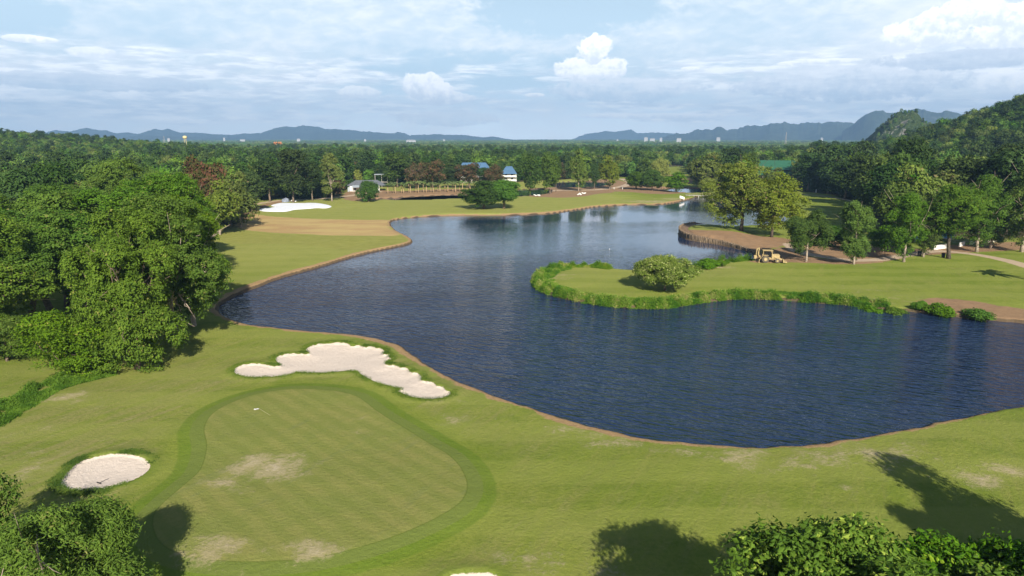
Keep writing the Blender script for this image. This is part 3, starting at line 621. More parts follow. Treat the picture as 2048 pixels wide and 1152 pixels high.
for a in [('pine',664,403,308,26,'layered pine like tree right of the white covered bunker'),('forest_c',587,406,300,32,'tall dark tree with an orange brown trunk behind the white covered bunker'),
  ('forest_c',540,404,320,30,'dark tree behind the left end of the white covered bunker'),('forest_c',625,402,325,24,'narrow dark tree between the two tall trunks behind the white covered bunker'),
  ('forest_b',482,456,345,36,'olive tree with pale limbs at the left end of the brown dry patch'),('forest_b',440,470,365,42,'olive tree with pale limbs beside the grove and the brown dry patch'),
  ('rust',415,455,318,46,'big reddish brown tree behind the left grove'),('forest_c',505,425,345,26,'dark tree behind the olive tree at the brown patch'),
  ('rust',866,377,322,34,'rust coloured tree left of the blue roofed building'),('rust',832,378,328,24,'rust coloured tree standing above the left palms'),('rust',938,377,327,32,'rust tinged tree in front of the blue roof'),
  ('forest_c',905,376,337,20,'dark tree between the rust coloured trees left of the blue roof'),('forest_c',965,377,336,20,'dark tree right in front of the blue roofed building'),('forest_c',795,376,308,32,'tall dark tree beside the open pavilion'),('rust',990,378,330,24,'rust tinged tree before the right wing of the blue roofed building'),
  ('forest_a',1060,391,308,24,'tall green tree with a pale trunk right of the blue roofed building'),('forest_a',1100,388,305,22,'tall green tree by the dark canal'),('forest_c',1112,384,314,13,'narrow green tree by the dark canal'),
  ('forest_b',1157,382,300,21,'tall yellowish tree in front of the far pond'),('forest_c',1189,379,328,10,'thin dark tree at the far pond'),('forest_b',1219,378,312,24,'olive tree with a clear trunk right of the far pond'),
  ('dome_a',1272,379,344,24,'dark dome tree left of its twin beyond the mound'),('dome_a',1304,381,340,25,'dark flat topped tree on a stout trunk beyond the mound'),('forest_d',1352,384,345,23,'green bushy tree at the end of the far lawn'),
  ('forest_b',1408,377,302,36,'large yellowish green tree left of the green roofed shed'),('yellow',1413,381,350,19,'low yellow green bushy tree over the weir'),('yellow',1318,358,317,20,'weeping yellow green tree in front of the far clearing'),
  ('forest_c',1462,366,298,28,'tall dark tree left of the green roofed shed'),('forest_a',1492,372,306,22,'green tree touching the left end of the green roof'),('forest_b',1548,378,336,20,'small olive tree in front of the green roof'),
  ('forest_c',1615,383,306,28,'tall dark tree by the right end of the green roof'),('forest_c',1655,388,322,26,'dark tree at the top of the right fairway'),
  ('forest_c',1690,398,325,32,'dark tree shading the right fairway'),('forest_c',1722,412,310,34,'very dark tall tree shading the right fairway'),('forest_a',1745,436,312,38,'dark green tree behind the slim path trees'),
  ('forest_c',1770,462,330,42,'dark tree rising behind the slim path trees'),('forest_a',1790,486,372,40,'dark green tree just behind the cart path'),('forest_b',1860,470,345,44,'olive tree with pale dead limbs behind the white low wall'),
  ('forest_c',1930,462,318,44,'tall dark tree behind the right cart path'),('forest_a',1990,462,330,44,'dark green tree behind the reddish trunks'),('bush',1655,493,452,34,'rounded dark bush behind the cart path bend'),('forest_d',1765,505,452,26,'dark bush between the slim path trees'),
  ('forest_c',2010,470,300,46,'dark tree near the right edge of the photo')]:
    tree_px(a[0], a[1], a[2], a[3], a[4], name='bush' if a[0] == 'bush' else 'tree', group=FG, label=a[5])
for px, py, t, hw, lb in [(1742,614,594,26,'dark shrub at the water edge left of the bare bank'),(1790,618,596,30,'wide dark shrub at the water edge left of the bare bank'),(1841,618,600,15,'small shrub standing before the bare sandy bank'),
   (1876,624,599,26,'rounded shrub on the edge of the bare sandy bank'),(1957,633,610,33,'rightmost shrub, alone below the bare sandy bank'),(1415,536,518,28,'lush shrub on the far edge of the grassy spit'),(1440,533,519,18,'shrub beside the standing person')]:
    tree_px('shrub', px, py, t, hw, name='shrub', group='shrubs along the shore', label=lb, cat='shrub')

# ---------------------------------------------------------------- individual forest trees and the wood beyond
busy = [(698,775,371,402), (900,1035,365,392), (1498,1592,360,384), (745,1000,372,392), (1325,1372,330,356), (1838,1960,455,492)]
pts = []
r = 165.0
while r < 1300:
    s = 8.2*(1+max(0, r-500)/2500)
    th = -44.5+random.random()
    while th < 45:
        a = math.radians(th+random.uniform(-.3, .3)*math.degrees(s/r)); q = r+random.uniform(-.35, .35)*s
        pts.append((q*math.sin(a), q*math.cos(a))); th += math.degrees(s/r)
    r += s
pts = np.array(pts)
sc_ = sdf(pts[:, 0], pts[:, 1], COURSE, 20)
ppx, ppy, _ = proj(pts[:, 0], pts[:, 1], 0*pts[:, 0])
ok = (sc_ > 2.5)
for x0, x1, y0, y1 in busy: ok &= ~((ppx > x0) & (ppx < x1) & (ppy > y0) & (ppy < y1))
# glimpse of lawn and road behind the grove
ok &= ~((ppx > 330) & (ppx < 2500) & (ppy > 700))
pts = pts[ok]
zz = terrain(pts[:, 0], pts[:, 1]); dist = np.hypot(pts[:, 0], pts[:, 1])
nearest = np.argsort(dist*(1-0.15*(zz > 3)))
IND = set(nearest[:190].tolist())
kinds = [('forest_a','green'),('forest_b','olive'),('forest_c','dark'),('forest_d','bright green'),('rust','rust coloured'),('yellow','yellow green')]
inst = []
REG = []
for i in range(len(pts)):
    x, y = pts[i]; px, py, _ = proj(x, y, 0.0)
    n = fbm(np.array([x/55+5]), np.array([y/55]), 2)[0]+random.uniform(-.25, .25)
    right = px > 1600
    k = 2 if n < (0.40 if right else 0.34) else (0 if n < 0.52 else (1 if n < 0.66 else 3))
    if random.random() < (0.035 if not right else 0.02): k = 4
    if random.random() < 0.02: k = 5
    s = random.uniform(0.60, 1.28)
    if px > 1620 and zz[i] < 4: s *= 1.22
    if zz[i] > 4: s *= 0.74
    if i in IND:
        key, colr = kinds[k]
        where = 'left wood' if px < 480 else ('wood left of the house' if px < 700 else ('wood behind the palms' if px < 1120 else ('wood beyond the mound' if px < 1480 else ('wood by the green shed' if px < 1640 else 'right wood'))))
        o = tree(key, float(x), float(y), PROTO[key][2]*s*1.02, PROTO[key][3]*s, name='forest_tree', z=float(zz[i]))
        REG.append((float(px), o, colr, where, float(dist[i])))
    else:
        inst.append((x, y, zz[i]-0.3, s, k, random.random()*6.28))
        if zz[i] > 4:
            for _ in range(2): inst.append((x+random.uniform(-4.5, 4.5), y+random.uniform(-4.5, 4.5), zz[i]-0.8, random.uniform(.4, .8), random.choice((0, 0, 1, 3, 3, 2)), random.random()*6.28))
ordn = ['leftmost','second from the left','third from the left','fourth from the left','fifth from the left','sixth from the left','seventh from the left','eighth from the left','ninth from the left','tenth from the left','eleventh from the left','twelfth from the left']
from collections import defaultdict
grp = defaultdict(list)
for t in REG:
    dd = 'in front in the' if t[4] < 215 else ('midway in the' if t[4] < 300 else 'far back in the')
    grp[(t[2], t[3], dd)].append(t)
for (colr, where, dd), L in grp.items():
    L.sort(key=lambda t: t[0])
    for j, t in enumerate(L):
        w = ordn[j] if j < len(ordn) else ('number %d from the left' % (j+1))
        if len(L) == 1: lb = f'the only {colr} tree {dd} {where}'
        else: lb = f'{w} of the {colr} trees {dd} {where}'
        tag(t[1], lb, 'tree', 'forest trees round the golf course')

def unlinked(name, me): return bpy.data.objects.new(name, me)
far_protos = []
for j, (mt, sh, hh, rad, fl) in enumerate([('far','round',15,5.8,1),('faro','round',13,6,1),('dark','column',17,5,1),('far','mound',12.5,5.6,.8),('rust','mound',12,6,.8),('yellow','mound',9.5,5,.8)]):
    cm, _ = crown_mesh('wood_crown', 60+j, hh, rad, 0.5, 16, 190, 6, 1.25, LG[mt], shape=sh, clump_r=0.75, gap=0.25, flat=fl, lobe_r=0.38)
    far_protos.append(cm)
for j, (mt, mt2) in enumerate([('far','faro'),('far','far'),('faro','dark')]):   # canopy patches ten trees wide for the distant wood
    g = np.random.default_rng(80+j); Ps = []; Ns = []
    for t in range(22):
        c = np.array([g.uniform(-22, 22), g.uniform(-22, 22), 0]); rad = g.uniform(3.8, 6.5); hh = g.uniform(8, 15)
        d = unit(g.normal(size=(85, 3))); d[:, 2] = np.abs(d[:, 2])*1.0-0.15
        Ps.append(c+np.array([0, 0, hh-rad])+d*rad*(0.85+.25*g.random((85, 1)))); Ns.append(d+g.normal(size=(85, 3))*.5)
    Ps = np.concatenate(Ps); Ns = np.concatenate(Ns); vv = np.repeat(g.random(22), 85)*.6+g.random(len(Ps))*.4
    far_protos.append(leaf_mesh('wood_patch', Ps, Ns, 2.3, LG[mt], g, vv, 0.8))
rows = inst
r = 1300.0; patch = []
while r < 9000:
    s = 34*(1+(r-1300)/3500); th = -43.0+random.random()
    while th < 43:
        a = math.radians(th); q = r+random.uniform(-.4, .4)*s
        x, y = q*math.sin(a), q*math.cos(a)
        # open fields far out
        if r < 2200 or fbm(np.array([x/420]), np.array([y/420]), 3)[0] > 0.42:
            patch.append((x, y, random.uniform(0.85, 1.15)*(1+(r-1300)/9000), 6+random.randrange(3), random.random()*6.28))
        th += math.degrees(s/r)
    r += s
pa = np.array([(p[0], p[1]) for p in patch]); pz = terrain(pa[:, 0], pa[:, 1])
rows = rows+[(p[0], p[1], pz[i]-0.3, p[2], p[3], p[4]) for i, p in enumerate(patch)]
rows = np.array(rows)
print('wood instances', len(rows), 'individual', len(REG))
me = mesh_np('wood', rows[:, :3], np.zeros((0, 3), int), LG['far'], attrs={'s': ('POINT', rows[:, 3]), 'k': ('POINT', rows[:, 4]), 'rot': ('POINT', rows[:, 5])}) if False else None
me = bpy.data.meshes.new('wood'); me.vertices.add(len(rows)); me.vertices.foreach_set('co', rows[:, :3].astype(np.float32).ravel())
for nme, col in (('s', 3), ('k', 4), ('rot', 5)):
    a = me.attributes.new(nme, 'FLOAT', 'POINT'); a.data.foreach_set('value', rows[:, col].astype(np.float32))
wood = tag(ob('wood', me), kind='stuff')
def scatter(o, protos):
    ng_ = bpy.data.node_groups.new('scatter', 'GeometryNodeTree')
    ng_.interface.new_socket('Geometry', in_out='INPUT', socket_type='NodeSocketGeometry'); ng_.interface.new_socket('Geometry', in_out='OUTPUT', socket_type='NodeSocketGeometry')
    N = ng_.nodes.new; L = ng_.links.new
    gi = N('NodeGroupInput'); go = N('NodeGroupOutput'); jn = N('GeometryNodeJoinGeometry'); L(jn.outputs[0], go.inputs[0])
    def na(nm):
        a = N('GeometryNodeInputNamedAttribute'); a.data_type = 'FLOAT'; a.inputs[0].default_value = nm; return a.outputs[0]
    s_, k_, r_ = na('s'), na('k'), na('rot')
    cx = N('ShaderNodeCombineXYZ'); L(r_, cx.inputs[2]); er = N('FunctionNodeEulerToRotation'); L(cx.outputs[0], er.inputs[0])
    for j, pm in enumerate(protos):
        po = unlinked('wood_source', pm)
        oi = N('GeometryNodeObjectInfo'); oi.inputs[0].default_value = po; oi.inputs[1].default_value = False
        cmp = N('FunctionNodeCompare'); cmp.data_type = 'FLOAT'; cmp.operation = 'EQUAL'; L(k_, cmp.inputs[0]); cmp.inputs[1].default_value = float(j); cmp.inputs['Epsilon'].default_value = 0.1
        ip = N('GeometryNodeInstanceOnPoints'); L(gi.outputs[0], ip.inputs['Points']); L(cmp.outputs[0], ip.inputs['Selection']); L(oi.outputs['Geometry'], ip.inputs['Instance'])
        L(er.outputs[0], ip.inputs['Rotation']); L(s_, ip.inputs['Scale']); L(ip.outputs[0], jn.inputs[0])
    md = o.modifiers.new('scatter', 'NODES'); md.node_group = ng_
scatter(wood, far_protos)

# ---------------------------------------------------------------- palms
m_ptrunk = simple('palm_trunk', (0.42,0.30,0.17), 0.9, 0.3, 4)
def frond_mesh(seed, L=2.3, nf=13):
    g = np.random.default_rng(seed); Ps = []; Q = []; n = 0; V = []
    for i in range(nf):
        a = 2*math.pi*i/nf+g.uniform(-.2, .2); el = g.uniform(0.2, 1.2); prev = None
        for k in range(6):
            t = k/5; d = t*L; p = np.array([math.cos(a)*d*math.cos(el*(1-t*.4)), math.sin(a)*d*math.cos(el*(1-t*.4)), d*math.sin(el)-1.1*t*t*L*.6])
            w = 0.34*math.sin(math.pi*(0.12+0.85*t)); sd = np.array([-math.sin(a), math.cos(a), 0])
            V += [p+sd*w-np.array([0, 0, w*.5]), p, p-sd*w-np.array([0, 0, w*.5])]
            if k: Q += [[n-3, n-2, n+1, n], [n-2, n-1, n+2, n+1]]
            n += 3
    return mesh_np('fronds', np.array(V), np.array(Q), LG['palm'], False, {'var': ('FACE', g.random(len(Q)))})
pf = [frond_mesh(s) for s in (1, 2, 3)]
mb = MB(); mb.tube([(0,0,-.3),(0.05,0,1.5),(0.0,0.04,3.0),(0,0,4.2)], [.24,.20,.17,.15], 8); pt = mb.mesh('palm_trunk', m_ptrunk, True)
pxs = [776,787,803,818,832,847,862,876,890,906,919,934,949,962,977]+[791,807,821,837,853,867,880,896,911,925,940,955,969,985,1030]
pxs.sort()
for i, px in enumerate(pxs):
    py = 388.5-(px-776)*0.030-(1.2 if i % 2 else 0); x, y = G(px, py)
    e = empty('palm_tree', (x, y, tz(x, y)), random.random()*6, ('leftmost' if i == 0 else 'rightmost' if i == len(pxs)-1 else 'number %d from the left' % (i+1))+' of the small palms in the row along the canal', 'palm tree', 'row of small palms along the canal bank')
    s = random.uniform(.85, 1.12); s *= 1.25; e.scale = (1.15, 1.15, s); ob('trunk', pt, e); f = ob('fronds', pf[i % 3], e); f.location = (0, 0, 4.15)
x, y = 118.0, 118.0
e = empty('palm_tree', (G(2120, 572)[0], G(2120, 572)[1], 0), 0.3, 'tall palm outside the right edge that shades the right fairway', 'palm tree'); e.scale = (2.2, 2.2, 2.2)
ob('trunk', pt, e); f = ob('fronds', pf[0], e); f.location = (0, 0, 4.15)

# ---------------------------------------------------------------- shore plants on the spit, ground cover by the grove
def strip_plants(name, line, width, n, hmin, hmax, leaf, mat, seed, inner=1, off=0.0):
    g = np.random.default_rng(seed); seg = np.diff(line, axis=0); L = np.hypot(seg[:, 0], seg[:, 1]); cum = np.cumsum(L)/L.sum()
    k = np.searchsorted(cum, g.random(n)); t = g.random(n)[:, None]; p = line[k]+seg[k]*t
    nr = np.stack([-seg[k, 1], seg[k, 0]], 1)/L[k][:, None]
    w = g.random(n)**1.2*width; p = p+nr*inner*(w+off)[:, None]
    dens = fbm(p[:, 0]/1.6, p[:, 1]/1.6, 3); keep = dens > 0.38; p = p[keep]; w = w[keep]; dens = dens[keep]
    hh = (hmin+(hmax-hmin)*sst(dens, .38, .66))*(0.75+.5*fbm(p[:, 0]/5, p[:, 1]/5, 2))
    hh = hh*np.clip(1.25-w/width, 0.3, 1)*(0.45+0.95*g.random(len(p))**2.0)
    zg = np.maximum(terrain(p[:, 0], p[:, 1]), WATER-0.05)
    K = 5; m = len(p); idx = np.repeat(np.arange(m), K)
    z = zg[idx]+hh[idx]*g.random(m*K)**0.6
    Pl = np.stack([p[idx, 0]+g.normal(size=m*K)*.2, p[idx, 1]+g.normal(size=m*K)*.2, z], 1)
    Nl = g.normal(size=(m*K, 3))*.8+np.array([0, -0.25, 0.7])
    patch_ = fbm(p[:, 0]/1.5+9, p[:, 1]/1.5, 3)[idx]
    var = np.clip((patch_-.32)*2.4+g.normal(size=m*K)*.2, 0, 1)
    return ob(name, leaf_mesh(name, Pl, Nl, leaf, LG[mat], g, var, 0.35, 0.1))
lake_w = lambda pts: smooth_poly(Pm(pts, WATER), 4, False)
edge = lake_w([(1226,541),(1200,538),(1160,536),(1120,539),(1090,546),(1075,556),(1070,566),(1078,578),(1100,589),(1140,599),(1190,609),(1250,615),(1320,617),(1370,610),(1420,603),(1470,598),(1540,599),(1600,603),(1660,607),(1720,613),(1775,619)])
tag(strip_plants('shore_plants', edge[:16], 3.0, 9000, 0.15, 1.2, 0.30, 'shore', 5, 1, -0.5), kind='stuff')
tag(strip_plants('shore_plants', edge[12:], 4.6, 60000, 0.2, 1.45, 0.27, 'shore', 6, 1, -0.6), kind='stuff')
tag(strip_plants('shore_plants', lake_w([(1500,523),(1480,524),(1440,529),(1400,537),(1385,541)]), 2.6, 6500, 0.2, 1.8, 0.28, 'bush', 7, 1, -0.5), kind='stuff')
gc = smooth_poly(Pm([(215,742),(150,757),(95,772),(50,795),(0,825),(-60,860)]), 4, False)
tag(strip_plants('ground_cover', gc, 3.6, 15000, 0.3, 0.75, 0.30, 'bush', 8, 1, -1.0), kind='stuff')
# rank tufts round the bunker rims
for nm_, poly in (('rough_grass', BUNK2), ('rough_grass', BUNK1)):
    cl = np.vstack([poly, poly[:1]])
    tag(strip_plants(nm_, cl, 0.8, 3500, 0.03, 0.12, 0.14, 'mid', 9, -1 if np.sum(cl[:-1, 0]*cl[1:, 1]-cl[1:, 0]*cl[:-1, 1]) > 0 else 1, 0.05), kind='stuff')

# ================================================================ distant mountains and the rocky hill
def rockmat(name, a, b_, rock, rk):
    m, nt, b = newmat(name); P = coords(nt)
    n1 = noise(nt, P, 0.012, 6, 0.65); n2 = noise(nt, P, 0.004, 5, 0.6)
    c = mix(nt, n1.st(0.35, 0.65), a, b_); c = mix(nt, n2.st(0.62, 0.72)*rk, c, rock)
    put(nt, b.inputs['Base Color'], c); b.inputs['Roughness'].default_value = 1; b.inputs['Specular IOR Level'].default_value = 0
    return m
m_mtn = rockmat('mountain_forest', (0.026,0.040,0.028), (0.055,0.072,0.048), (0.25,0.24,0.22), 0.35)
def mountain(pts, dist, depth, seed, rough=1.0):
    pts = [azel(*p) for p in pts]; A = np.array([p[0] for p in pts]); E = np.array([p[1] for p in pts])
    a = np.arange(A[0], A[-1], 0.04); e = np.interp(a, A, E)
    nr = 26; t = np.linspace(-1, 1, nr)
    AA, TT = np.meshgrid(np.radians(a), t)
    top = H+dist*np.tan(np.radians(e)); top = np.maximum(top, 2)+(fbm(a*5+seed, a*0+seed, 5)-0.5)*28*rough
    rad = dist+TT*depth+np.sin(AA*90+seed)*depth*0.12
    x = rad*np.sin(AA); y = rad*np.cos(AA)
    rid = fbm(x/330+seed, y/330, 5); rid2 = np.abs(fbm(x/500-seed, y/500, 4)-0.5)*2
    prof = np.clip(1-np.abs(TT)**1.25, 0, 1)
    z = top[None, :]*prof*(1-np.abs(TT)**.5*(0.35*rid+0.75*rid2)*rough*np.where(np.abs(TT) < .04, 0, 1))-6*(np.abs(TT) > .98)
    I = np.arange(z.size).reshape(z.shape)
    q = np.stack([I[:-1, :-1], I[:-1, 1:], I[1:, 1:], I[1:, :-1]], -1).reshape(-1, 4)[:, ::-1]
    tag(ob('mountains', mesh_np('mountains', np.stack([x, y, z], -1).reshape(-1, 3), q, m_mtn, True)), kind='structure')
mountain([(60,276),(85,266),(110,259),(140,262),(172,254),(200,260),(212,259),(232,266),(257,264),(275,267),(290,262),(310,256),(322,260),(335,256),(360,265),(390,264),(425,267),(462,269),(490,266),(530,270),(560,277)], 10000, 900, 1.3, .5)
mountain([(240,277),(262,272),(290,270),(350,273),(420,275),(500,277)], 8500, 700, 8.3, .3)
mountain([(380,272),(400,267),(470,271),(520,264),(545,256),(572,249.5),(587,252),(605,247.5),(632,251),(650,256),(700,256),(725,261),(770,265),(782,265),(797,262.5),(810,265),(820,270),(845,268),(875,267.5),(910,269),(925,269),(962,274),(985,272),(1010,277),(1030,280)], 9500, 1200, 2.7, .8)
mountain([(1140,280),(1150,276),(1170,268),(1210,261),(1230,263),(1262,257),(1275,265),(1310,264),(1340,266),(1380,270),(1450,275)], 11200, 900, 5.1, .6)
mountain([(1320,276),(1340,268),(1355,264),(1372,266),(1397,255),(1405,258),(1412,255),(1425,257),(1437,250),(1455,258),(1475,255),(1495,247),(1522,247),(1550,242),(1570,242),(1597,246),(1612,241),(1650,243),(1675,240),(1695,243),(1720,241),(1760,248),(1800,262),(1850,276)], 7700, 1000, 3.9, 1.0)
mountain([(1685,262),(1700,250),(1716,237),(1731,226),(1751,220),(1786,221),(1796,219),(1813,217),(1833,211),(1851,216),(1873,220),(1896,214),(1906,217),(1926,224),(1960,226),(2000,220),(2048,230),(2200,250)], 6600, 900, 6.2, .9)
# limestone outcrop
m_karst, nt, b = newmat('limestone_and_scrub'); P = coords(nt)
n1 = noise(nt, P, 0.06, 6, 0.7, st=((1, 1, .5), 0)); n2 = noise(nt, P, 0.3, 4, 0.7)
c = mix(nt, n2.st(0.3, 0.7), (0.030,0.055,0.018), (0.075,0.105,0.035)); c = mix(nt, n1.st(0.53, 0.61)*0.85, c, mix(nt, n2, (0.20,0.18,0.16), (0.42,0.40,0.37)))
put(nt, b.inputs['Base Color'], c); b.inputs['Roughness'].default_value = 1; b.inputs['Specular IOR Level'].default_value = 0; bump(nt, n2, 1, 4, b)
kc = np.array([1300*math.sin(R(29.3)), 1300*math.cos(R(29.3))])
gx, gy = np.meshgrid(np.linspace(-130, 130, 110), np.linspace(-130, 130, 110)); d = np.hypot(gx/78, gy/95)
kz = 66*np.clip(1-d**2.4, -.12, 1)**0.8 if False else 67*sst(d, 1.25, 0.05)*(0.8+0.4*fbm(gx/22+3, gy/22, 4))+6*(fbm(gx/7, gy/7, 3)-.5)
kz = np.where(d > 1.3, -5, kz); I = np.arange(kz.size).reshape(kz.shape)
q = np.stack([I[:-1, :-1], I[:-1, 1:], I[1:, 1:], I[1:, :-1]], -1).reshape(-1, 4)
tag(ob('rocky_hill', mesh_np('rocky_hill', np.stack([gx+kc[0], gy+kc[1], kz], -1).reshape(-1, 3), q, m_karst, True)), kind='structure')
g = np.random.default_rng(5); n = 420; u = g.uniform(-95, 95, (n, 2)); dd = np.hypot(u[:, 0]/78, u[:, 1]/95); u = u[(dd < 1.2)]
uz = 67*sst(np.hypot(u[:, 0]/78, u[:, 1]/95), 1.25, 0.05)*(0.8+0.4*fbm(u[:, 0]/22+3, u[:, 1]/22, 4))
keep = fbm(u[:, 0]/22+3, u[:, 1]/22+8, 3) < 0.56; u, uz = u[keep], uz[keep]
me = bpy.data.meshes.new('hill_scrub'); me.vertices.add(len(u)); me.vertices.foreach_set('co', np.stack([u[:, 0]+kc[0], u[:, 1]+kc[1], uz-1.5], 1).astype(np.float32).ravel())
for nme, val in (('s', g.uniform(.3, .55, len(u))), ('k', g.integers(0, 4, len(u)).astype(float)), ('rot', g.uniform(0, 6, len(u)))):
    a = me.attributes.new(nme, 'FLOAT', 'POINT'); a.data.foreach_set('value', val.astype(np.float32))
hs = tag(ob('hill_scrub', me), kind='stuff'); scatter(hs, far_protos[:4])

# ================================================================ built things
m_white = simple('white_paint', (0.78,0.77,0.74), 0.7, 0.08, 1.0)
m_cream = simple('cream_wall', (0.62,0.56,0.45), 0.8, 0.12, 0.8)
m_greyroof = simple('grey_roof', (0.13,0.14,0.16), 0.7, 0.2, 1.5)
m_paleroof = simple('pale_metal_roof', (0.34,0.38,0.42), 0.5, 0.15, 1.5)
m_glass = simple('dark_glass', (0.03,0.035,0.04), 0.15, 0.2, 1.0, spec=0.6)
m_conc = simple('concrete', (0.42,0.39,0.35), 0.9, 0.15, 1.0)
m_liner = simple('white_liner', (0.84,0.86,0.92), 0.75, 0.06, 0.35)
m_dark = simple('dark_metal', (0.03,0.03,0.032), 0.5, 0.2, 2.0)
m_timber = simple('weathered_timber', (0.27,0.20,0.13), 0.95, 0.5, 1.3)
m_orange = simple('orange_roof', (0.62,0.22,0.05), 0.6, 0.2, 0.5)
def ribmat(name, a, scale):
    m, nt, b = newmat(name); P = coords(nt); w = nt.nodes.new('ShaderNodeTexWave'); nt.links.new(P.k, w.inputs[0]); w.inputs['Scale'].default_value = scale
    v = noise(nt, P, 0.5, 4, 0.6)
    c = mix(nt, S(nt, w.outputs[1]).st(0.2, 0.5)*0.35, a, tuple(x*0.6 for x in a)); c = mix(nt, v.st(.4, .7)*.3, c, tuple(min(1, x*1.35) for x in a))
    put(nt, b.inputs['Base Color'], c); b.inputs['Roughness'].default_value = 0.45; return m
m_blueroof = ribmat('blue_metal_roof', (0.085,0.17,0.29), 1.0)
m_greenroof = ribmat('green_metal_roof', (0.035,0.135,0.075), 1.0)
def frame(px, py, z=0.0):
    x, y = G(px, py, z); return (float(x), float(y), z), -math.atan2(x, y)   # faces the lake, square to the line of sight
def hip(mb, x0, x1, y0, y1, z0, z1, inset):
    ym = (y0+y1)/2
    V = [(x0,y0,z0),(x1,y0,z0),(x1,y1,z0),(x0,y1,z0),(x0+inset,ym,z1),(x1-inset,ym,z1)]
    return mb.add(V, [[0,1,5,4],[2,3,4,5]], [[1,2,5],[3,0,4],[0,3,2],[0,2,1]])
def windows(parent, spots, w, h, y, mat=m_glass):
    for x, z in spots:
        f = MB().box(x-w/2, x+w/2, y-0.10, y-0.003, z, z+h).build('window', m_white, parent)
        MB().box(x-w/2+.1, x+w/2-.1, y-0.13, y-0.103, z+.1, z+h-.1).build('pane', mat, f)
# blue roofed building, two storeys with balconies
loc, rz = frame(950, 366.5)
bl = empty('building', loc, rz, 'two storey cream building with long blue roof behind the rust coloured trees', 'building')
d0 = math.hypot(loc[0], loc[1]); k = d0/F
MB().box(-10, 11, 0, 12, 0, 8.3).build('wall', m_cream, bl)
hip(MB(), -13, 12.2, -1.2, 14, 8.3, 14.0, 4.5).build('roof', m_blueroof, bl)
MB().box(-10, 11, -1.6, -0.003, 3.9, 4.15).box(-10, 11, -1.6, -1.5, 4.15, 5.1).build('balcony', m_white, bl)
windows(bl, [(x, z) for z in (1.0, 5.2) for x in (-8, -4.5, -1, 2.5, 6, 9)], 1.9, 2.0, 0.0)
loc, rz = frame(1018, 371)
bl2 = empty('building', loc, rz, 'small blue roofed wing with white curved balconies right of the main blue roof', 'building')
MB().box(-4, 4, 0, 9, 0, 7.6).build('wall', m_cream, bl2)
hip(MB(), -5.2, 5.2, -1.3, 10.3, 7.6, 12.4, 3.2).build('roof', m_blueroof, bl2)
for z in (3.0, 5.6): MB().box(-5, 5, -1.9, -0.003, z, z+.25).box(-5, 5, -1.9, -1.8, z+.25, z+1.1).build('balcony', m_white, bl2)
for x in (-4.6, 4.6): MB().box(x-.15, x+.15, -1.7, -1.4, 0, 7.58).build('pillar', m_white, bl2)
windows(bl2, [(x, z) for z in (0.8, 3.6, 6.0) for x in (-2, 2)], 1.8, 1.6, 0.0)
# grey roofed house
loc, rz = frame(728, 383.5)
hs1 = empty('house', loc, rz, 'low white house with grey hipped roof behind the round tree', 'house')
MB().box(-8.0, 9.0, 0, 9, 0, 3.4).build('wall', m_white, hs1)
hip(MB(), -9.5, 13.0, -0.2, 12.0, 3.5, 6.4, 5.0).build('roof', m_greyroof, hs1)
MB().prism([(-3.4, 2.75), (-0.22, 3.7), (-0.22, 3.85), (-3.4, 2.9)], -6.5, 4.0).build('lean_to_roof', m_paleroof, hs1)
for x in (-6.2, -1.5, 3.6): MB().box(x-.09, x+.09, -3.2, -3.02, 0, 2.78).build('post', m_white, hs1)
MB().box(-9.2, -8.1, -1.6, 2.0, 0, 2.9).build('store_cabinet', m_paleroof, hs1)
windows(hs1, [(-5, 1.0), (-1, 1.0), (6.5, 1.0)], 1.5, 1.3, 0.0)
d_ = MB().box(2.2, 3.3, -0.09, -0.003, 0, 2.1).build('door', m_timber, hs1); MB().box(3.1, 3.2, -0.13, -0.093, 1, 1.12).build('handle', m_dark, d_)
loc, rz = frame(764, 376)
pv = empty('pavilion', loc, rz, 'open pavilion with a flat pale roof on thin posts beside the grey roofed house', 'pavilion')
MB().box(-4.5, 4.0, -2, 5, 8.3, 8.6).build('roof', m_paleroof, pv)
for x in (-4, 0, 3.6):
    for yy in (-1.6, 4.5): MB().box(x-.12, x+.12, yy-.12, yy+.12, 0, 8.28).build('post', m_conc, pv)
MB().box(-4.4, 3.9, -1.4, 4.4, 3.6, 3.85).build('floor_deck', m_conc, pv)
# tiled blue roof fragment behind the palms' trees
# green roofed shed
loc, rz = frame(1546, 366)
gs = empty('shed', (loc[0], loc[1], 0), rz, 'large shed with a two tier green metal roof standing among the trees', 'shed')
MB().box(-13, 13, 0, 16, 0, 9.0).build('wall', m_cream, gs)
gr = MB().prism([(-3.0, 9.2), (7.5, 15.2), (7.5, 15.45), (-3.0, 9.45)], -15.5, 13.5).prism([(7.5, 15.2), (19, 9.2), (19, 9.45), (7.5, 15.45)], -15.5, 13.5).build('roof', m_greenroof, gs)
MB().prism([(-7.5, 5.6), (-2.2, 8.2), (-2.2, 8.4), (-7.5, 5.8)], -15.0, 13.0).build('lower_roof', m_greenroof, gs)
MB().box(-14.5, 12.5, -2.3, -2.1, 8.0, 9.15).build('louvre', m_dark, gs)
for x in (-14, -7, 0, 7, 12.5): MB().box(x-.15, x+.15, -7.2, -6.9, 0, 5.65).build('post', m_conc, gs)
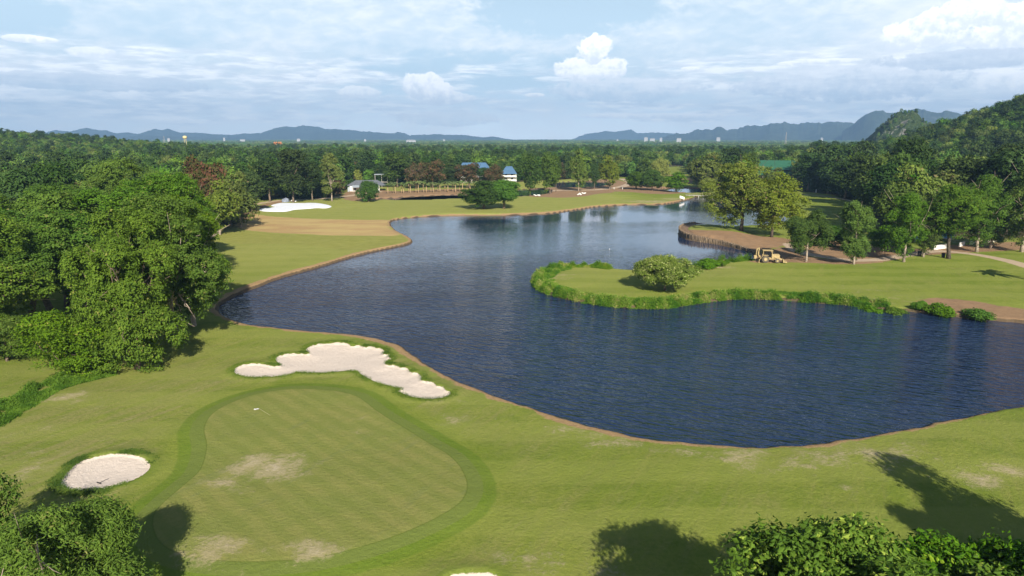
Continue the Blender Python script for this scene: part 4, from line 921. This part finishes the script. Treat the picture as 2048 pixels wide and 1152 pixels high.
# white far buildings, water tower, temple, masts
m_farwall = simple('weathered_white', (0.40,0.41,0.43), 0.8, 0.1, 0.2)
def far_box(px, py, wpx, hpx, dist, label, cat='building', name='warehouse', mat=None):
    a, _ = azel(px, py); x, y = dist*math.sin(R(a)), dist*math.cos(R(a)); s = dist/math.cos(R(abs(a)*0.5))/F
    zt = H+dist*math.tan(R(azel(px, py-hpx*0.05)[1])); w = wpx*s*0.75
    e = empty(name, (x, y, 0), -R(a), label, cat)
    MB().box(-w/2, w/2, 0, w*.6, 0, zt-1.5).build('wall', mat or m_farwall, e)
    hip(MB(), -w/2-1, w/2+1, -1, w*.6+1, zt-1.5, zt+1.0, w*.15).build('roof', mat or m_farwall, e)
for a in [(337,277,5,4,3600,'small white building on the plain left of the yellow water tower'),(448,276,4,5,4200,'small white tower like building under the left foothills'),(485,279,11,3,4300,'long low pale building left of the orange temple roof'),
  (597,278,8,5,4200,'white gabled building right of the orange temple roof'),(730,279,5,4,4600,'tiny white building below the main mountain'),(822,280,24,3,3300,'long white factory below the quarry scar'),(888,279,5,4,4400,'tiny white building right of the long white factory'),
  (1292,275,9,5,4200,'white block at the foot of the pale central mountains'),(1305,277,12,3,4100,'low white hall touching the white block'),(1322,276,6,3,4600,'small grey white building right of the low white hall'),
  (1358,277,11,4,3300,'white warehouse in the middle of the plain'),(1437,275,9,3,4700,'white warehouse below the pointed peak'),(1644,276,5,3,4300,'tiny white building left of the rocky outcrop'),(1235,279,4,3,4800,'tiny white house at the left foot of the pale mountains')]:
    far_box(*a)
a, _ = azel(555, 283); D = 1900; e = empty('temple', (D*math.sin(R(a)), D*math.cos(R(a)), 0), -R(a), 'temple with a tiered orange roof rising above the woods', 'temple')
MB().box(-9, 9, 0, 12, 0, 17.5).build('wall', m_cream, e); hip(MB(), -12, 12, -2, 14, 17.5, 21.5, 4).build('roof', m_orange, e)
r2 = MB(); 
for x in (-8, -3, 3, 8): r2.prism([(x-2.2, 20.5), (x+2.2, 20.5), (x, 24.5)], -1, 9, 'y')
r2.build('gables', m_orange, e)
a, _ = azel(371, 288); D = 1150; e = empty('water_tower', (D*math.sin(R(a)), D*math.cos(R(a)), hillz(np.array([D*math.sin(R(a))]), np.array([D*math.cos(R(a))]))[0]), -R(a), 'pale yellow water tower above the trees of the left hill', 'water tower')
m_ytank = simple('yellow_tank', (0.70,0.58,0.28), 0.6, 0.1)
MB().tube([(0,0,19.2),(0,0,20.2),(0,0,23),(0,0,24)], [1.2,3.1,3.1,1.0], 14).build('tank', m_ytank, e, True)
for sx, sy in ((-1, -1), (1, -1), (1, 1), (-1, 1)): MB().tube([(sx*1.6, sy*1.6, 0), (sx*1.1, sy*1.1, 19.4)], .35, 6).build('leg', m_ytank, e)
def mast(px, py, top, dist, label):
    a, _ = azel(px, py); x, y = dist*math.sin(R(a)), dist*math.cos(R(a)); zt = H+dist*math.tan(R(azel(px, top)[1]))
    e = empty('lattice_mast', (x, y, 0), 0, label, 'mast'); f = MB()
    for sx, sy in ((-1, -1), (1, -1), (1, 1), (-1, 1)): MB().tube([(sx*3.4, sy*3.4, 0), (sx*.4, sy*.4, zt)], .16, 4).build('leg', m_conc, e)
    for i in range(9):
        t0, t1 = i/9, (i+1)/9; w0, w1 = 3.4-3.0*t0, 3.4-3.0*t1
        for s in (-1, 1): f.tube([(s*w0, -w0, zt*t0), (-s*w1, -w1, zt*t1)], .12, 4); f.tube([(s*w0, w0, zt*t0), (-s*w1, w1, zt*t1)], .12, 4)
    f.build('bracing', m_conc, e)
mast(1572, 276, 264, 2400, 'white lattice mast standing on the plain in front of the right mountains')
mast(328, 278, 272, 3000, 'thin white mast on the plain at the left foothills')

# timber pile wall round the point
wl = smooth_poly(Pm([(1390,455.5),(1372,458.5),(1361,463),(1358.5,468),(1362,474),(1378,479.5),(1400,484),(1440,490),(1480,499),(1508,507)], WATER), 12, False)
seg = np.hypot(*np.diff(wl, axis=0).T); cum = np.concatenate([[0], np.cumsum(seg)])
pw = empty('pile_wall', (wl[0][0], wl[0][1], WATER), 0, 'retaining wall of upright weathered timber piles round the point in the lake', 'retaining wall')
n = 99; cyl = []
for j in range(5):
    mb = MB(); h_ = 1; mb.tube([(0,0,-1.3),(0,0,0.0),(0,0,.97),(0,0,1.0)], [.26,.24,.22,.17], 7); cyl.append(mb.mesh('pile', m_timber))
for i in range(n):
    s = cum[-1]*i/(n-1); x = np.interp(s, cum, wl[:, 0]); y = np.interp(s, cum, wl[:, 1])
    t = i/(n-1); top = 2.25-1.35*max(0, (t-0.35)/0.65)**1.2+random.uniform(-.14, .14)
    o = ob('pile', cyl[i % 5], pw, (x-wl[0][0]+random.uniform(-.06, .06), y-wl[0][1]+random.uniform(-.06, .06), 0)); o.scale = (1, 1, top); o.rotation_euler = (random.uniform(-.04, .04), random.uniform(-.04, .04), random.random()*6)
    if i in (0, n-1): continue
bk = MB(); pr = wl.copy(); cen = np.array(ISL_C); K = len(pr); V = []
dv = np.gradient(pr, axis=0); nrm = np.stack([-dv[:, 1], dv[:, 0]], 1); nrm /= np.linalg.norm(nrm, axis=1)[:, None]
if np.dot(nrm[K//2], cen-pr[K//2]) < 0: nrm = -nrm
tops = [2.0-1.35*max(0, (cum[i]/cum[-1]-0.35)/0.65)**1.2 for i in range(K)]
for i in range(K): q = pr[i]+nrm[i]*0.22-wl[0]; V += [(q[0], q[1], -1.2), (q[0], q[1], tops[i]-.12), (q[0]+nrm[i][0]*3.3, q[1]+nrm[i][1]*3.3, tops[i]-.16-.35*max(0, i/K-.5))]
bk.add(V, [[3*i, 3*i+3, 3*i+4, 3*i+1] for i in range(K-1)]+[[3*i+1, 3*i+4, 3*i+5, 3*i+2] for i in range(K-1)])
bk.build('backing', simple('packed_earth', (0.20,0.13,0.08), 1, .3, 1.5), pw)

# shoreline edging: low dark stone or timber toe along the open lawn
# backhoe loader
m_yel = simple('faded_yellow_paint', (0.44,0.33,0.16), 0.6, 0.22, 2.5); m_tyre = simple('tyre', (0.12,0.10,0.075), 0.95, 0.3, 4)
loc = G(1537, 524.5); bh = empty('backhoe_loader', (loc[0], loc[1], 0.02), -0.22, 'dusty yellow backhoe loader parked on bare soil at the lake corner', 'backhoe'); bh['tmp'] = 0; del bh['tmp']
MB().box(-1.9, 1.9, -.45, .45, .75, 1.15).box(.55, 2.15, -.42, .42, 1.15, 1.95).box(2.15, 2.3, -.38, .38, .85, 1.8).build('chassis', m_yel, bh)
MB().box(.9, 1.0, -.2, -.1, 1.95, 2.7).build('exhaust_pipe', m_dark, bh)
for x, r_, w in ((-.85, .82, .5), (1.75, .52, .34)):
    for s in (-1, 1):
        y0 = s*1.0; wh = MB().tube([(x, y0-w/2, r_), (x, y0-w/2+.06, r_), (x, y0+w/2-.06, r_), (x, y0+w/2, r_)], [r_*.86, r_, r_, r_*.86], 18).build('wheel', m_tyre, bh)
        MB().tube([(x, y0+s*(w/2+.005)-.02*s, r_), (x, y0+s*(w/2+.05), r_)], [r_*.5, r_*.42], 14).build('rim', m_yel, wh)
for s in (-1, 1): MB().box(-1.45, -.25, s*1.0-.28, s*1.0+.28, 1.66, 1.74).build('fender', m_yel, bh)
cab = MB().box(-1.5, .75, -.8, .8, 2.72, 2.84).build('canopy', m_yel, bh)
for x in (-1.35, .6):
    for y in (-.7, .7): MB().box(x-.05, x+.05, y-.05, y+.05, 1.15, 2.72).build('canopy_post', m_yel, bh)
MB().box(-.65, -.1, -.28, .28, 1.15, 1.45).box(-.65, -.52, -.28, .28, 1.45, 2.0).build('seat', m_dark, bh)
MB().tube([(.35,0,1.2),(.2,0,1.75)], .03, 5).tube([(.2,-.18,1.76),(.17,0,1.8),(.2,.18,1.76)], .03, 5).build('steering_wheel', m_dark, bh)
for s in (-1, 1): MB().box(0, 1.9, -.07, .07, -.09, .09, 0, (0, 0, 0)).build('loader_arm', m_yel, bh, loc=(1.2, s*.62, 1.25)).rotation_euler = (0, .28, 0)
MB().prism([(3.0, .2), (3.75, .15), (3.9, .35), (3.2, .42), (3.12, .95), (3.0, .95)], -1.05, 1.05, 'y').build('front_bucket', m_yel, bh)
MB().tube([(-1.85,0,.95),(-2.35,0,1.7),(-2.25,0,3.35)], [.17,.2,.13], 6).build('boom', m_yel, bh)
MB().tube([(-2.25,0,3.35),(-2.75,0,2.9),(-2.85,0,1.45)], [.12,.15,.09], 6).build('dipper_arm', m_yel, bh)
MB().prism([(-3.3, 1.5), (-2.75, 1.55), (-2.6, 1.1), (-2.85, .75), (-3.35, .85), (-3.15, 1.1)], -.38, .38, 'y').build('rear_bucket', m_yel, bh)
for s in (-1, 1):
    MB().tube([(-1.8, s*.4, .9), (-2.2, s*1.15, .7), (-2.25, s*1.2, .1)], .09, 6).box(-.2, .2, -.2, .2, 0, .06, 0, (-2.25, s*1.2, .06)).build('stabiliser_leg', m_yel, bh)
MB().tube([(-2.05,.16,1.6),(-2.2,.16,2.7)], .05, 6).tube([(-2.05,-.16,1.6),(-2.2,-.16,2.7)], .05, 6).build('ram', m_dark, bh)
bh.scale = (1.08, 1.08, 1.08)

# flagstick lying on the green
a = np.append(G(541, 838), 0); b2 = np.append(G(519, 826), 0)
zg = tz(*G(530, 832)); fs = empty('flagstick', (a[0], a[1], tz(a[0], a[1])+.015), 0, 'thin flagstick with a white flag lying on the putting green', 'flagstick')
v = (b2-a); v[2] = 0.12
MB().tube([(0,0,.02), v*0.5+np.array([0,0,.02]), v], .022, 6).build('pole', simple('cream_pole', (.38,.36,.18), .5, .1), fs)
u_ = v[:2]/np.linalg.norm(v[:2]); pp = []
for i in range(7):
    t = i/6; c0 = v*(1-0.20*0); pp += [(v[0]-.52*t, v[1]+0.02*t, v[2]+.03*math.sin(6*t)+.01), (v[0]-.52*t, v[1]-.26, v[2]+.03*math.sin(6*t+.6)+.01)]
fl = MB().add(pp, [[2*i, 2*i+2, 2*i+3, 2*i+1] for i in range(6)]).build('flag', m_white, fs)
sm = fl.modifiers.new('thick', 'SOLIDIFY'); sm.thickness = 0.012
# rake in the oval bunker
x, y = G(197, 961); e = empty('bunker_rake', (x, y, tz(x, y)+.03), 1.1, 'small dark rake lying in the oval sand bunker', 'rake')
MB().tube([(0,0,.02),(.9,0,.05)], .02, 5).build('handle', m_dark, e); MB().box(-.04, .04, -.28, .28, 0, .07).build('rake_head', m_dark, e)
# white geotextile over the far bunker
cen = LINER.mean(0); K = len(LINER); rings = [1.0, .985, .9, .7, .45, .2]; V = []
for i, s in enumerate(rings):
    pp = cen+(LINER-cen)*s; zb = terrain(pp[:, 0], pp[:, 1])+[.03, .20, .26, .25, .25, .25][i]+.10*(fbm(pp[:, 0]/2.2, pp[:, 1]/2.2, 2)-.5)
    V += [(p[0], p[1], z_) for p, z_ in zip(pp, zb)]
V.append((cen[0], cen[1], tz(*cen)+.25)); Q_ = [[i*K+k, i*K+(k+1) % K, (i+1)*K+(k+1) % K, (i+1)*K+k] for i in range(len(rings)-1) for k in range(K)]
T_ = [[(len(rings)-1)*K+k, (len(rings)-1)*K+(k+1) % K, len(V)-1] for k in range(K)]
tag(MB().add(V, Q_, T_).build('ground_sheet', m_liner, smooth=True), 'white fabric sheet spread over the far bunker behind the brown dry patch', 'ground sheet')
def heap(px, py, r, h, mat, label, name='rubble_heap', cat='heap', seed=1):
    x, y = G(px, py); o = MB().blob((0, 0, h*.15), (r, r*.8, h), 12, 7, 0.5, seed).build(name, mat, None, False, (x, y, tz(x, y)))
    return tag(o, label, cat)
heap(571, 405, 1.9, 1.5, simple('blue_grey_rock', (.22,.25,.32), 1, .3, 2), 'blue grey heap behind the white covered bunker')
def sacks(px, py, n, label, seed, sp=1.0, mat=None):
    x, y = G(px, py); g = np.random.default_rng(seed); e = empty('sack_pile', (x, y, tz(x, y)), 0, label, 'sack pile')
    for i in range(n): MB().blob((g.uniform(-1, 1)*sp*2.2, g.uniform(-1, 1)*sp, .25+.25*(i % 3 == 0)), (.62, .42, .30), 9, 6, .3, i).build('sack', mat or m_white, e, True)
sacks(586, 404.5, 7, 'row of white sacks at the foot of the trunk behind the covered bunker', 3, 1.3)
sacks(1070, 392, 8, 'white sacks piled at the foot of the trees by the dark canal', 4, 1.1)
sacks(1166, 388.5, 7, 'white sacks heaped on the sand beside the far mound', 5, .9)
sacks(1157, 391, 3, 'few white sacks lying left of the heap on the sand', 6, .6)
# white pump board by the weir, weir bridge
loc, rz = frame(1364, 400)
e = empty('warning_board', (loc[0], loc[1], tz(loc[0], loc[1])), rz+.5, 'tilted white board on two legs on the bank near the weir', 'board')
MB().box(-1.4, 1.4, -.06, .06, 0, 1.3).build('panel', m_white, e, loc=(0, 0, .9)).rotation_euler = (-.5, .3, 0)
for x in (-1, 1): MB().tube([(x, .1, 0), (x, 0, 1.3)], .07, 6).build('leg', m_white, e)
loc, rz = frame(1402, 392.5, 0)
e = empty('weir_bridge', (loc[0], loc[1], 0), rz, 'small concrete footbridge over the weir at the far end of the lake', 'bridge')
MB().box(-8, 8, -1, 1, .35, .6).build('deck', m_conc, e)
for x in (-6, -3.6, -1.2, 1.2, 3.6, 6): MB().box(x-.2, x+.2, -.9, .9, -1.4, .347).build('pier', m_conc, e)
for y in (-.95, .95):
    rl = MB()
    for x in range(-8, 9, 2): rl.box(x-.05, x+.05, y-.05, y+.05, .6, 1.4)
    rl.box(-8, 8, y-.04, y+.04, 1.4, 1.5).build('railing', m_timber, e)
# low walls, tarpaulins, huts on the right
def wallseg(px0, py0, px1, py1, h, mat, label):
    p, q = G(px0, py0), G(px1, py1); L = np.linalg.norm(q-p); a = math.atan2(q[1]-p[1], q[0]-p[0])
    e = empty('low_wall', (p[0], p[1], tz(p[0], p[1])-.05), a, label, 'wall')
    MB().box(0, L, -.14, .14, 0, h).build('wall_body', mat, e); MB().box(-.05, L+.05, -.19, .19, h, h+.08).build('coping', m_white, e)
wallseg(1867,499,1896,495,1.15, m_white, 'bright white low wall beside the cart path bend')
wallseg(1919,492,1928,490,1.2, m_white, 'short white wall block right of the dark trunk')
wallseg(1940,489,1955,486,1.0, m_cream, 'cream low wall between the reddish trunks')
wallseg(1970,486,1998,483,1.0, m_cream, 'cream low wall at the edge of the right wood')
m_tarp = simple('blue_tarpaulin', (.16,.36,.70), .5, .15, 1.0)
for px, py, w, lb in ((1845, 484, 4.2, 'blue tarpaulin shelter left of the thin trunk behind the white wall'), (1884, 481, 4.8, 'blue tarpaulin shelter with cream post behind the white wall')):
    loc, rz = frame(px, py); e = empty('tarpaulin_shelter', (loc[0], loc[1], tz(loc[0], loc[1])), rz, lb, 'shelter')
    MB().prism([(-1.8, 1.7), (0, 2.5), (0, 2.56), (-1.8, 1.76)], -w/2, w/2).prism([(0, 2.5), (1.8, 1.7), (1.8, 1.76), (0, 2.56)], -w/2, w/2).box(-w/2, w/2, -1.85, -1.8, .9, 1.7).build('canopy', m_tarp, e)
    for x in (-w/2+.1, w/2-.1):
        for y in (-1.7, 1.7): MB().tube([(x, y, 0), (x, y, 1.75)], .05, 5).build('post', m_white, e)
loc, rz = frame(1879, 478); e = empty('garden_hut', (loc[0], loc[1], 0), rz, 'cream painted hut with a brown roof hidden behind the tarpaulin shelters', 'hut')
MB().box(-3, 4, 0, 4, 0, 2.8).build('wall', m_cream, e); hip(MB(), -3.6, 4.6, -.6, 4.6, 2.8, 4.2, 2).build('roof', simple('brown_roof', (.22,.12,.08), .8), e); windows(e, [(-1.5, 1), (2, 1)], 1.1, 1.1, 0)
def bin_(px, py, label, s=1):
    x, y = G(px, py); e = empty('litter_bin', (x, y, tz(x, y)), 0, label, 'bin'); e.scale = (s, s, s)
    MB().tube([(0,0,0),(0,0,.05),(0,0,.85)], [.26,.30,.36], 12).build('body', m_dark, e, True); MB().tube([(0,0,.86),(0,0,.93),(0,0,1.0)], [.40,.38,.15], 12).build('lid', m_dark, e, True)
bin_(1886, 516, 'dark litter bin standing alone on the grass left of the dark trunk', 1.25)
bin_(1838.5, 513.5, 'dark bin leaning by the pale trunk on the cart path', 1.4)
x, y = G(1632, 386); e = empty('marker_post', (x, y, tz(x, y)), 0, 'pale upright marker post beside the far cart path', 'post')
MB().tube([(0,0,0),(0,0,1.5),(0,0,1.8)], [.35,.3,.1], 8).build('post_body', m_white, e)
for px, py, lb in ((1228, 378.5, 'left one of two tiny white marker posts beyond the mound'), (1245, 378.5, 'right one of two tiny white marker posts beyond the mound')):
    x, y = G(px, py); e = empty('marker_post', (x, y, tz(x, y)), 0, lb, 'post'); MB().tube([(0,0,0),(0,0,1.0),(0,0,1.15)], [.2,.18,.08], 8).build('post_body', m_white, e)
# bird on the lake
for px, py, lb in ((1219, 499, 'tiny white bird on the calm water left of the piled point'),):
    x, y = G(px, py, WATER); e = empty('egret', (x, y, WATER), 1.2, lb, 'bird'); e.scale = (.7, .7, .7)
    MB().blob((0,0,.12), (.34,.14,.14), 10, 6).tube([(.26,0,.16),(.36,0,.36),(.42,0,.42)], [.06,.035,.05], 6).tube([(.42,0,.42),(.56,0,.40)], [.025,.006], 5).tube([(-.28,0,.14),(-.52,0,.12)], [.08,.02], 5).build('bird_body', m_white, e, True)
# person on the spit
x, y = G(1447, 532.5); zt_ = tz(x, y)
def skin(name, pts, edges, mat, parent):
    me = bpy.data.meshes.new(name); me.from_pydata([p[:3] for p in pts], edges, []); me.materials.append(mat)
    o = ob(name, me, parent); sk = o.modifiers.new('skin', 'SKIN'); sk.use_smooth_shade = True
    if not me.skin_vertices: me.attributes
    if len(me.skin_vertices) == 0:
        bpy.context.view_layer.objects.active = o; o.select_set(True); bpy.ops.mesh.customdata_skin_add(); o.select_set(False)
    for v_, p in zip(me.skin_vertices[0].data, pts): v_.radius = (p[3], p[3]*.85); v_.use_root = False
    me.skin_vertices[0].data[0].use_root = True
    s_ = o.modifiers.new('sub', 'SUBSURF'); s_.levels = 1; s_.render_levels = 1; return o
per = empty('person', (x, y, zt_), 2.4, 'person in dark blue shirt and pale trousers standing by the shore bushes', 'person')
m_skin = simple('skin', (.35,.2,.13), .6, .05)
J = [(0,0,.95,.13),(0,0,1.15,.12),(0,0,1.38,.15),(0,0,1.5,.055),(0,.02,1.6,.085),(0,.02,1.7,.08),(.1,0,.88,.09),(.12,.02,.5,.06),(.13,0,.08,.04),(.13,.14,.03,.035),(-.1,0,.88,.09),(-.12,-.04,.5,.06),(-.13,-.06,.08,.04),(-.13,.08,.03,.035),
     (.2,0,1.4,.06),(.27,.03,1.15,.042),(.25,.16,.95,.033),(.24,.24,.9,.03),(-.2,0,1.4,.06),(-.27,.03,1.15,.042),(-.25,.14,.95,.033),(-.24,.2,.88,.03)]
E_ = [(0,1),(1,2),(2,3),(3,4),(4,5),(0,6),(6,7),(7,8),(8,9),(0,10),(10,11),(11,12),(12,13),(2,14),(14,15),(15,16),(16,17),(2,18),(18,19),(19,20),(20,21)]
skin('body', J, E_, m_skin, per)
skin('shirt', [(0,0,.93,.155),(0,0,1.15,.145),(0,0,1.38,.172),(.2,0,1.4,.08),(.26,.03,1.2,.06),(-.2,0,1.4,.08),(-.26,.03,1.2,.06)], [(0,1),(1,2),(2,3),(3,4),(2,5),(5,6)], simple('blue_cloth', (.05,.07,.22), .9), per)
skin('trousers', [(0,0,.95,.15),(.1,0,.86,.11),(.12,.02,.5,.085),(.13,0,.12,.07),(-.1,0,.86,.11),(-.12,-.04,.5,.085),(-.13,-.06,.12,.07)], [(0,1),(1,2),(2,3),(0,4),(4,5),(5,6)], m_white, per)
MB().blob((0,0,1.70), (.1,.11,.1), 12, 8).build('hair', m_dark, per, True)

# ================================================================ sky
w = bpy.data.worlds.new('World'); bpy.context.scene.world = w; w.use_nodes = True; nt = w.node_tree
bg = nt.nodes['Background']; bg.inputs[1].default_value = 0.1
sky = nt.nodes.new('ShaderNodeTexSky'); sky.sky_type = 'NISHITA'; sky.sun_disc = False; sky.sun_elevation = SUN_EL
sky.sun_rotation = SUN_AZ+math.pi; sky.air_density = 1.0; sky.dust_density = 0.6; sky.ozone_density = 1.6
dirv = coords(nt, 'Generated'); sp = nt.nodes.new('ShaderNodeSeparateXYZ'); nt.links.new(dirv.k, sp.inputs[0])
dx, dy, dz = (S(nt, sp.outputs[i]) for i in range(3))
AZ = dx._m('ARCTAN2', dy)*57.29578; EL = dz._m('ARCSINE')*57.29578
cx = nt.nodes.new('ShaderNodeCombineXYZ'); put(nt, cx.inputs[0], AZ); put(nt, cx.inputs[1], EL); AE = S(nt, cx.outputs[0])
def gz(px, py, wx, wy):
    a, e = azel(px, py); a2, e2 = azel(px+wx, py); a3, e3 = azel(px, py-wy)
    return ((AZ-a)/(abs(a2-a))).sq()+((EL-e)/(e3-e)).sq()
skycol = mix(nt, 0.5, S(nt, sky.outputs[0]), (0, 0, 0))
skyb = mix(nt, EL.st(20, 7)*0.9*(AZ.abs().st(85, 48)*0.93+0.07), skycol, (5.3,6.9,8.1))
skyb = mix(nt, EL.st(5, 0)*0.95*(AZ.abs().st(85, 50)*0.85+0.15), skyb, (12.0,13.4,14.2))
n_veil = noise(nt, AE, 0.05, 5, 0.55, 0.6, st=((1, 2.0, 1), 0.3)); n_fine = noise(nt, AE, 0.5, 6, 0.62, 0.3, st=((1, 2.6, 1), 0.05))
n_puff = noise(nt, AE, 0.62, 7, 0.66, 0.2); n_band = noise(nt, AE, 0.30, 6, 0.60, 0.4, st=((0.55, 4.2, 1), 0.02)); n_puff = noise(nt, AE, 0.62, 7, 0.66, 0.2); n_puff2 = noise(nt, AE, 1.6, 6, 0.65)
# high veil, broken by blue gaps
gn = (n_puff-0.5)*2.2+(n_fine-0.5)*1.4
gap = (gz(1130, 10, 190, 60)+gn).st(1.8, -0.3).max((gz(20, 30, 110, 42)+gn).st(1.8, -0.2)).max((gz(960, 150, 220, 45)+gn).st(1.8, 0.0)*0.6)
veil = ((n_veil-0.5)*1.2+(n_fine-0.5)*0.5+0.62-gap*0.7)
veil = veil.st(0.25, 0.85)*(EL.st(27, 12)*0.95+0.05)*(AZ.abs().st(85, 48)*0.9+0.1)
c = mix(nt, veil*0.80, skyb, mix(nt, n_fine.st(.35, .7), (7.7,8.2,8.7), (9.1,9.2,9.3)))
# stratus streaks low over the horizon
band = ((n_band-0.5)*2.4+0.60)*EL.st(0.4, 1.6)*EL.st(8.0, 5.2)
bm = (band+(AZ.abs().st(0, 25)-0.5)*0.25).st(0.35, 0.80)
c = mix(nt, bm*0.75, c, mix(nt, noise(nt, AE, 0.8, 5, 0.6, st=((0.5, 3.0, 1), 0)).st(0.38, 0.62), (7.2,7.8,8.6), (11.6,11.5,11.4)))
def cumulus(px, py, wx, wy, k=1.0, edge=1.0, lo=(7.8,8.3,9.0), hi=(11.2,11.1,11.0)):
    global c
    q = gz(px, py, wx, wy)._m('SQRT')+(n_puff-0.5)*1.5*edge+(n_puff2-0.5)*0.55*edge
    m = q.st(1.0, 0.86)*k
    a, e = azel(px, py); a3, e3 = azel(px, py-wy)
    lit = ((EL-e)/(e3-e)*0.35+0.5+(n_puff2-0.5)*1.6+(n_puff-0.5)*0.8).st(0.15, 0.75)
    c = mix(nt, m, c, mix(nt, lit, lo, hi))
cumulus(880, 196, 70, 16, .8, .7); cumulus(848, 170, 42, 32); cumulus(878, 184, 34, 22); cumulus(1185, 138, 72, 28); cumulus(1186, 98, 38, 30); cumulus(1180, 148, 70, 12, .9)
cumulus(1245, 180, 160, 26, .7, .9, (5.8,6.8,7.9), (8.6,8.9,9.4)); cumulus(1850, 66, 115, 36, .95); cumulus(2010, 56, 90, 58, .95); cumulus(1900, 40, 90, 30, .95); cumulus(1950, 20, 80, 40, .9); cumulus(1700, 165, 240, 40, .65, 1.0, (5.3,6.2,7.4), (8.2,8.6,9.2))
cumulus(1660, 122, 70, 6, .9, .5); cumulus(1580, 127, 28, 5, .9, .5); cumulus(60, 78, 60, 9, .9, .6); cumulus(180, 105, 50, 14, .6, .8); cumulus(715, 185, 45, 14, .75, .8)
cumulus(900, 238, 110, 16, .55, .8, (6.6,7.3,8.2), (8.9,9.1,9.4)); cumulus(1320, 232, 170, 6, .7, .6); cumulus(650, 158, 20, 12, .5, .7); cumulus(1380, 137, 22, 5, .9, .5); cumulus(1070, 190, 22, 5, .9, .5)
cumulus(1930, 118, 200, 22, .7, .8, (4.9,5.8,7.0), (6.2,6.9,7.9)); cumulus(180, 165, 260, 18, .6, .8, (4.9,5.9,7.1), (6.3,7.0,8.0))
cumulus(2030, 165, 100, 30, .7, .9)
put(nt, bg.inputs[0], c)

sun = bpy.data.objects.new('sun', bpy.data.lights.new('sun', 'SUN')); C.objects.link(sun)
sun.data.energy = 5.0; sun.data.angle = R(0.53); sun.data.color = (1.0, 0.93, 0.80)
sun.rotation_euler = Vector(LDIR).to_track_quat('-Z', 'Y').to_euler()

# air
hz = MB().box(-13000, 13000, -400, 12400, -9, 640).build('haze', None)
mh = bpy.data.materials.new('haze'); mh.use_nodes = True; nt = mh.node_tree; nt.nodes.remove(nt.nodes['Principled BSDF'])
v = nt.nodes.new('ShaderNodeVolumePrincipled'); v.inputs['Color'].default_value = (0.36, 0.62, 1.0, 1); v.inputs['Density'].default_value = 1.2e-4; v.inputs['Anisotropy'].default_value = 0.0
nt.links.new(v.outputs[0], nt.nodes['Material Output'].inputs['Volume'])
hz.data.materials.clear(); hz.data.materials.append(mh); tag(hz, kind='stuff')

cam = bpy.data.objects.new('camera', bpy.data.cameras.new('camera')); C.objects.link(cam)
cam.location = (0, 0, H); cam.rotation_euler = (R(90)-PITCH, 0, 0); cam.data.sensor_width = 36; cam.data.lens = F/2048*36
cam.data.clip_start = 0.5; cam.data.clip_end = 60000
s = bpy.context.scene; s.camera = cam
s.view_settings.view_transform = 'Standard'; s.view_settings.look = 'None'; s.view_settings.exposure = 0.60; s.view_settings.gamma = 1
s.render.engine = 'CYCLES'; cy = s.cycles
cy.max_bounces = 5; cy.diffuse_bounces = 2; cy.glossy_bounces = 2; cy.transmission_bounces = 3; cy.volume_bounces = 0; cy.transparent_max_bounces = 4
cy.caustics_reflective = False; cy.caustics_refractive = False; cy.use_denoising = True; cy.sample_clamp_direct = 2.5; cy.sample_clamp_indirect = 4
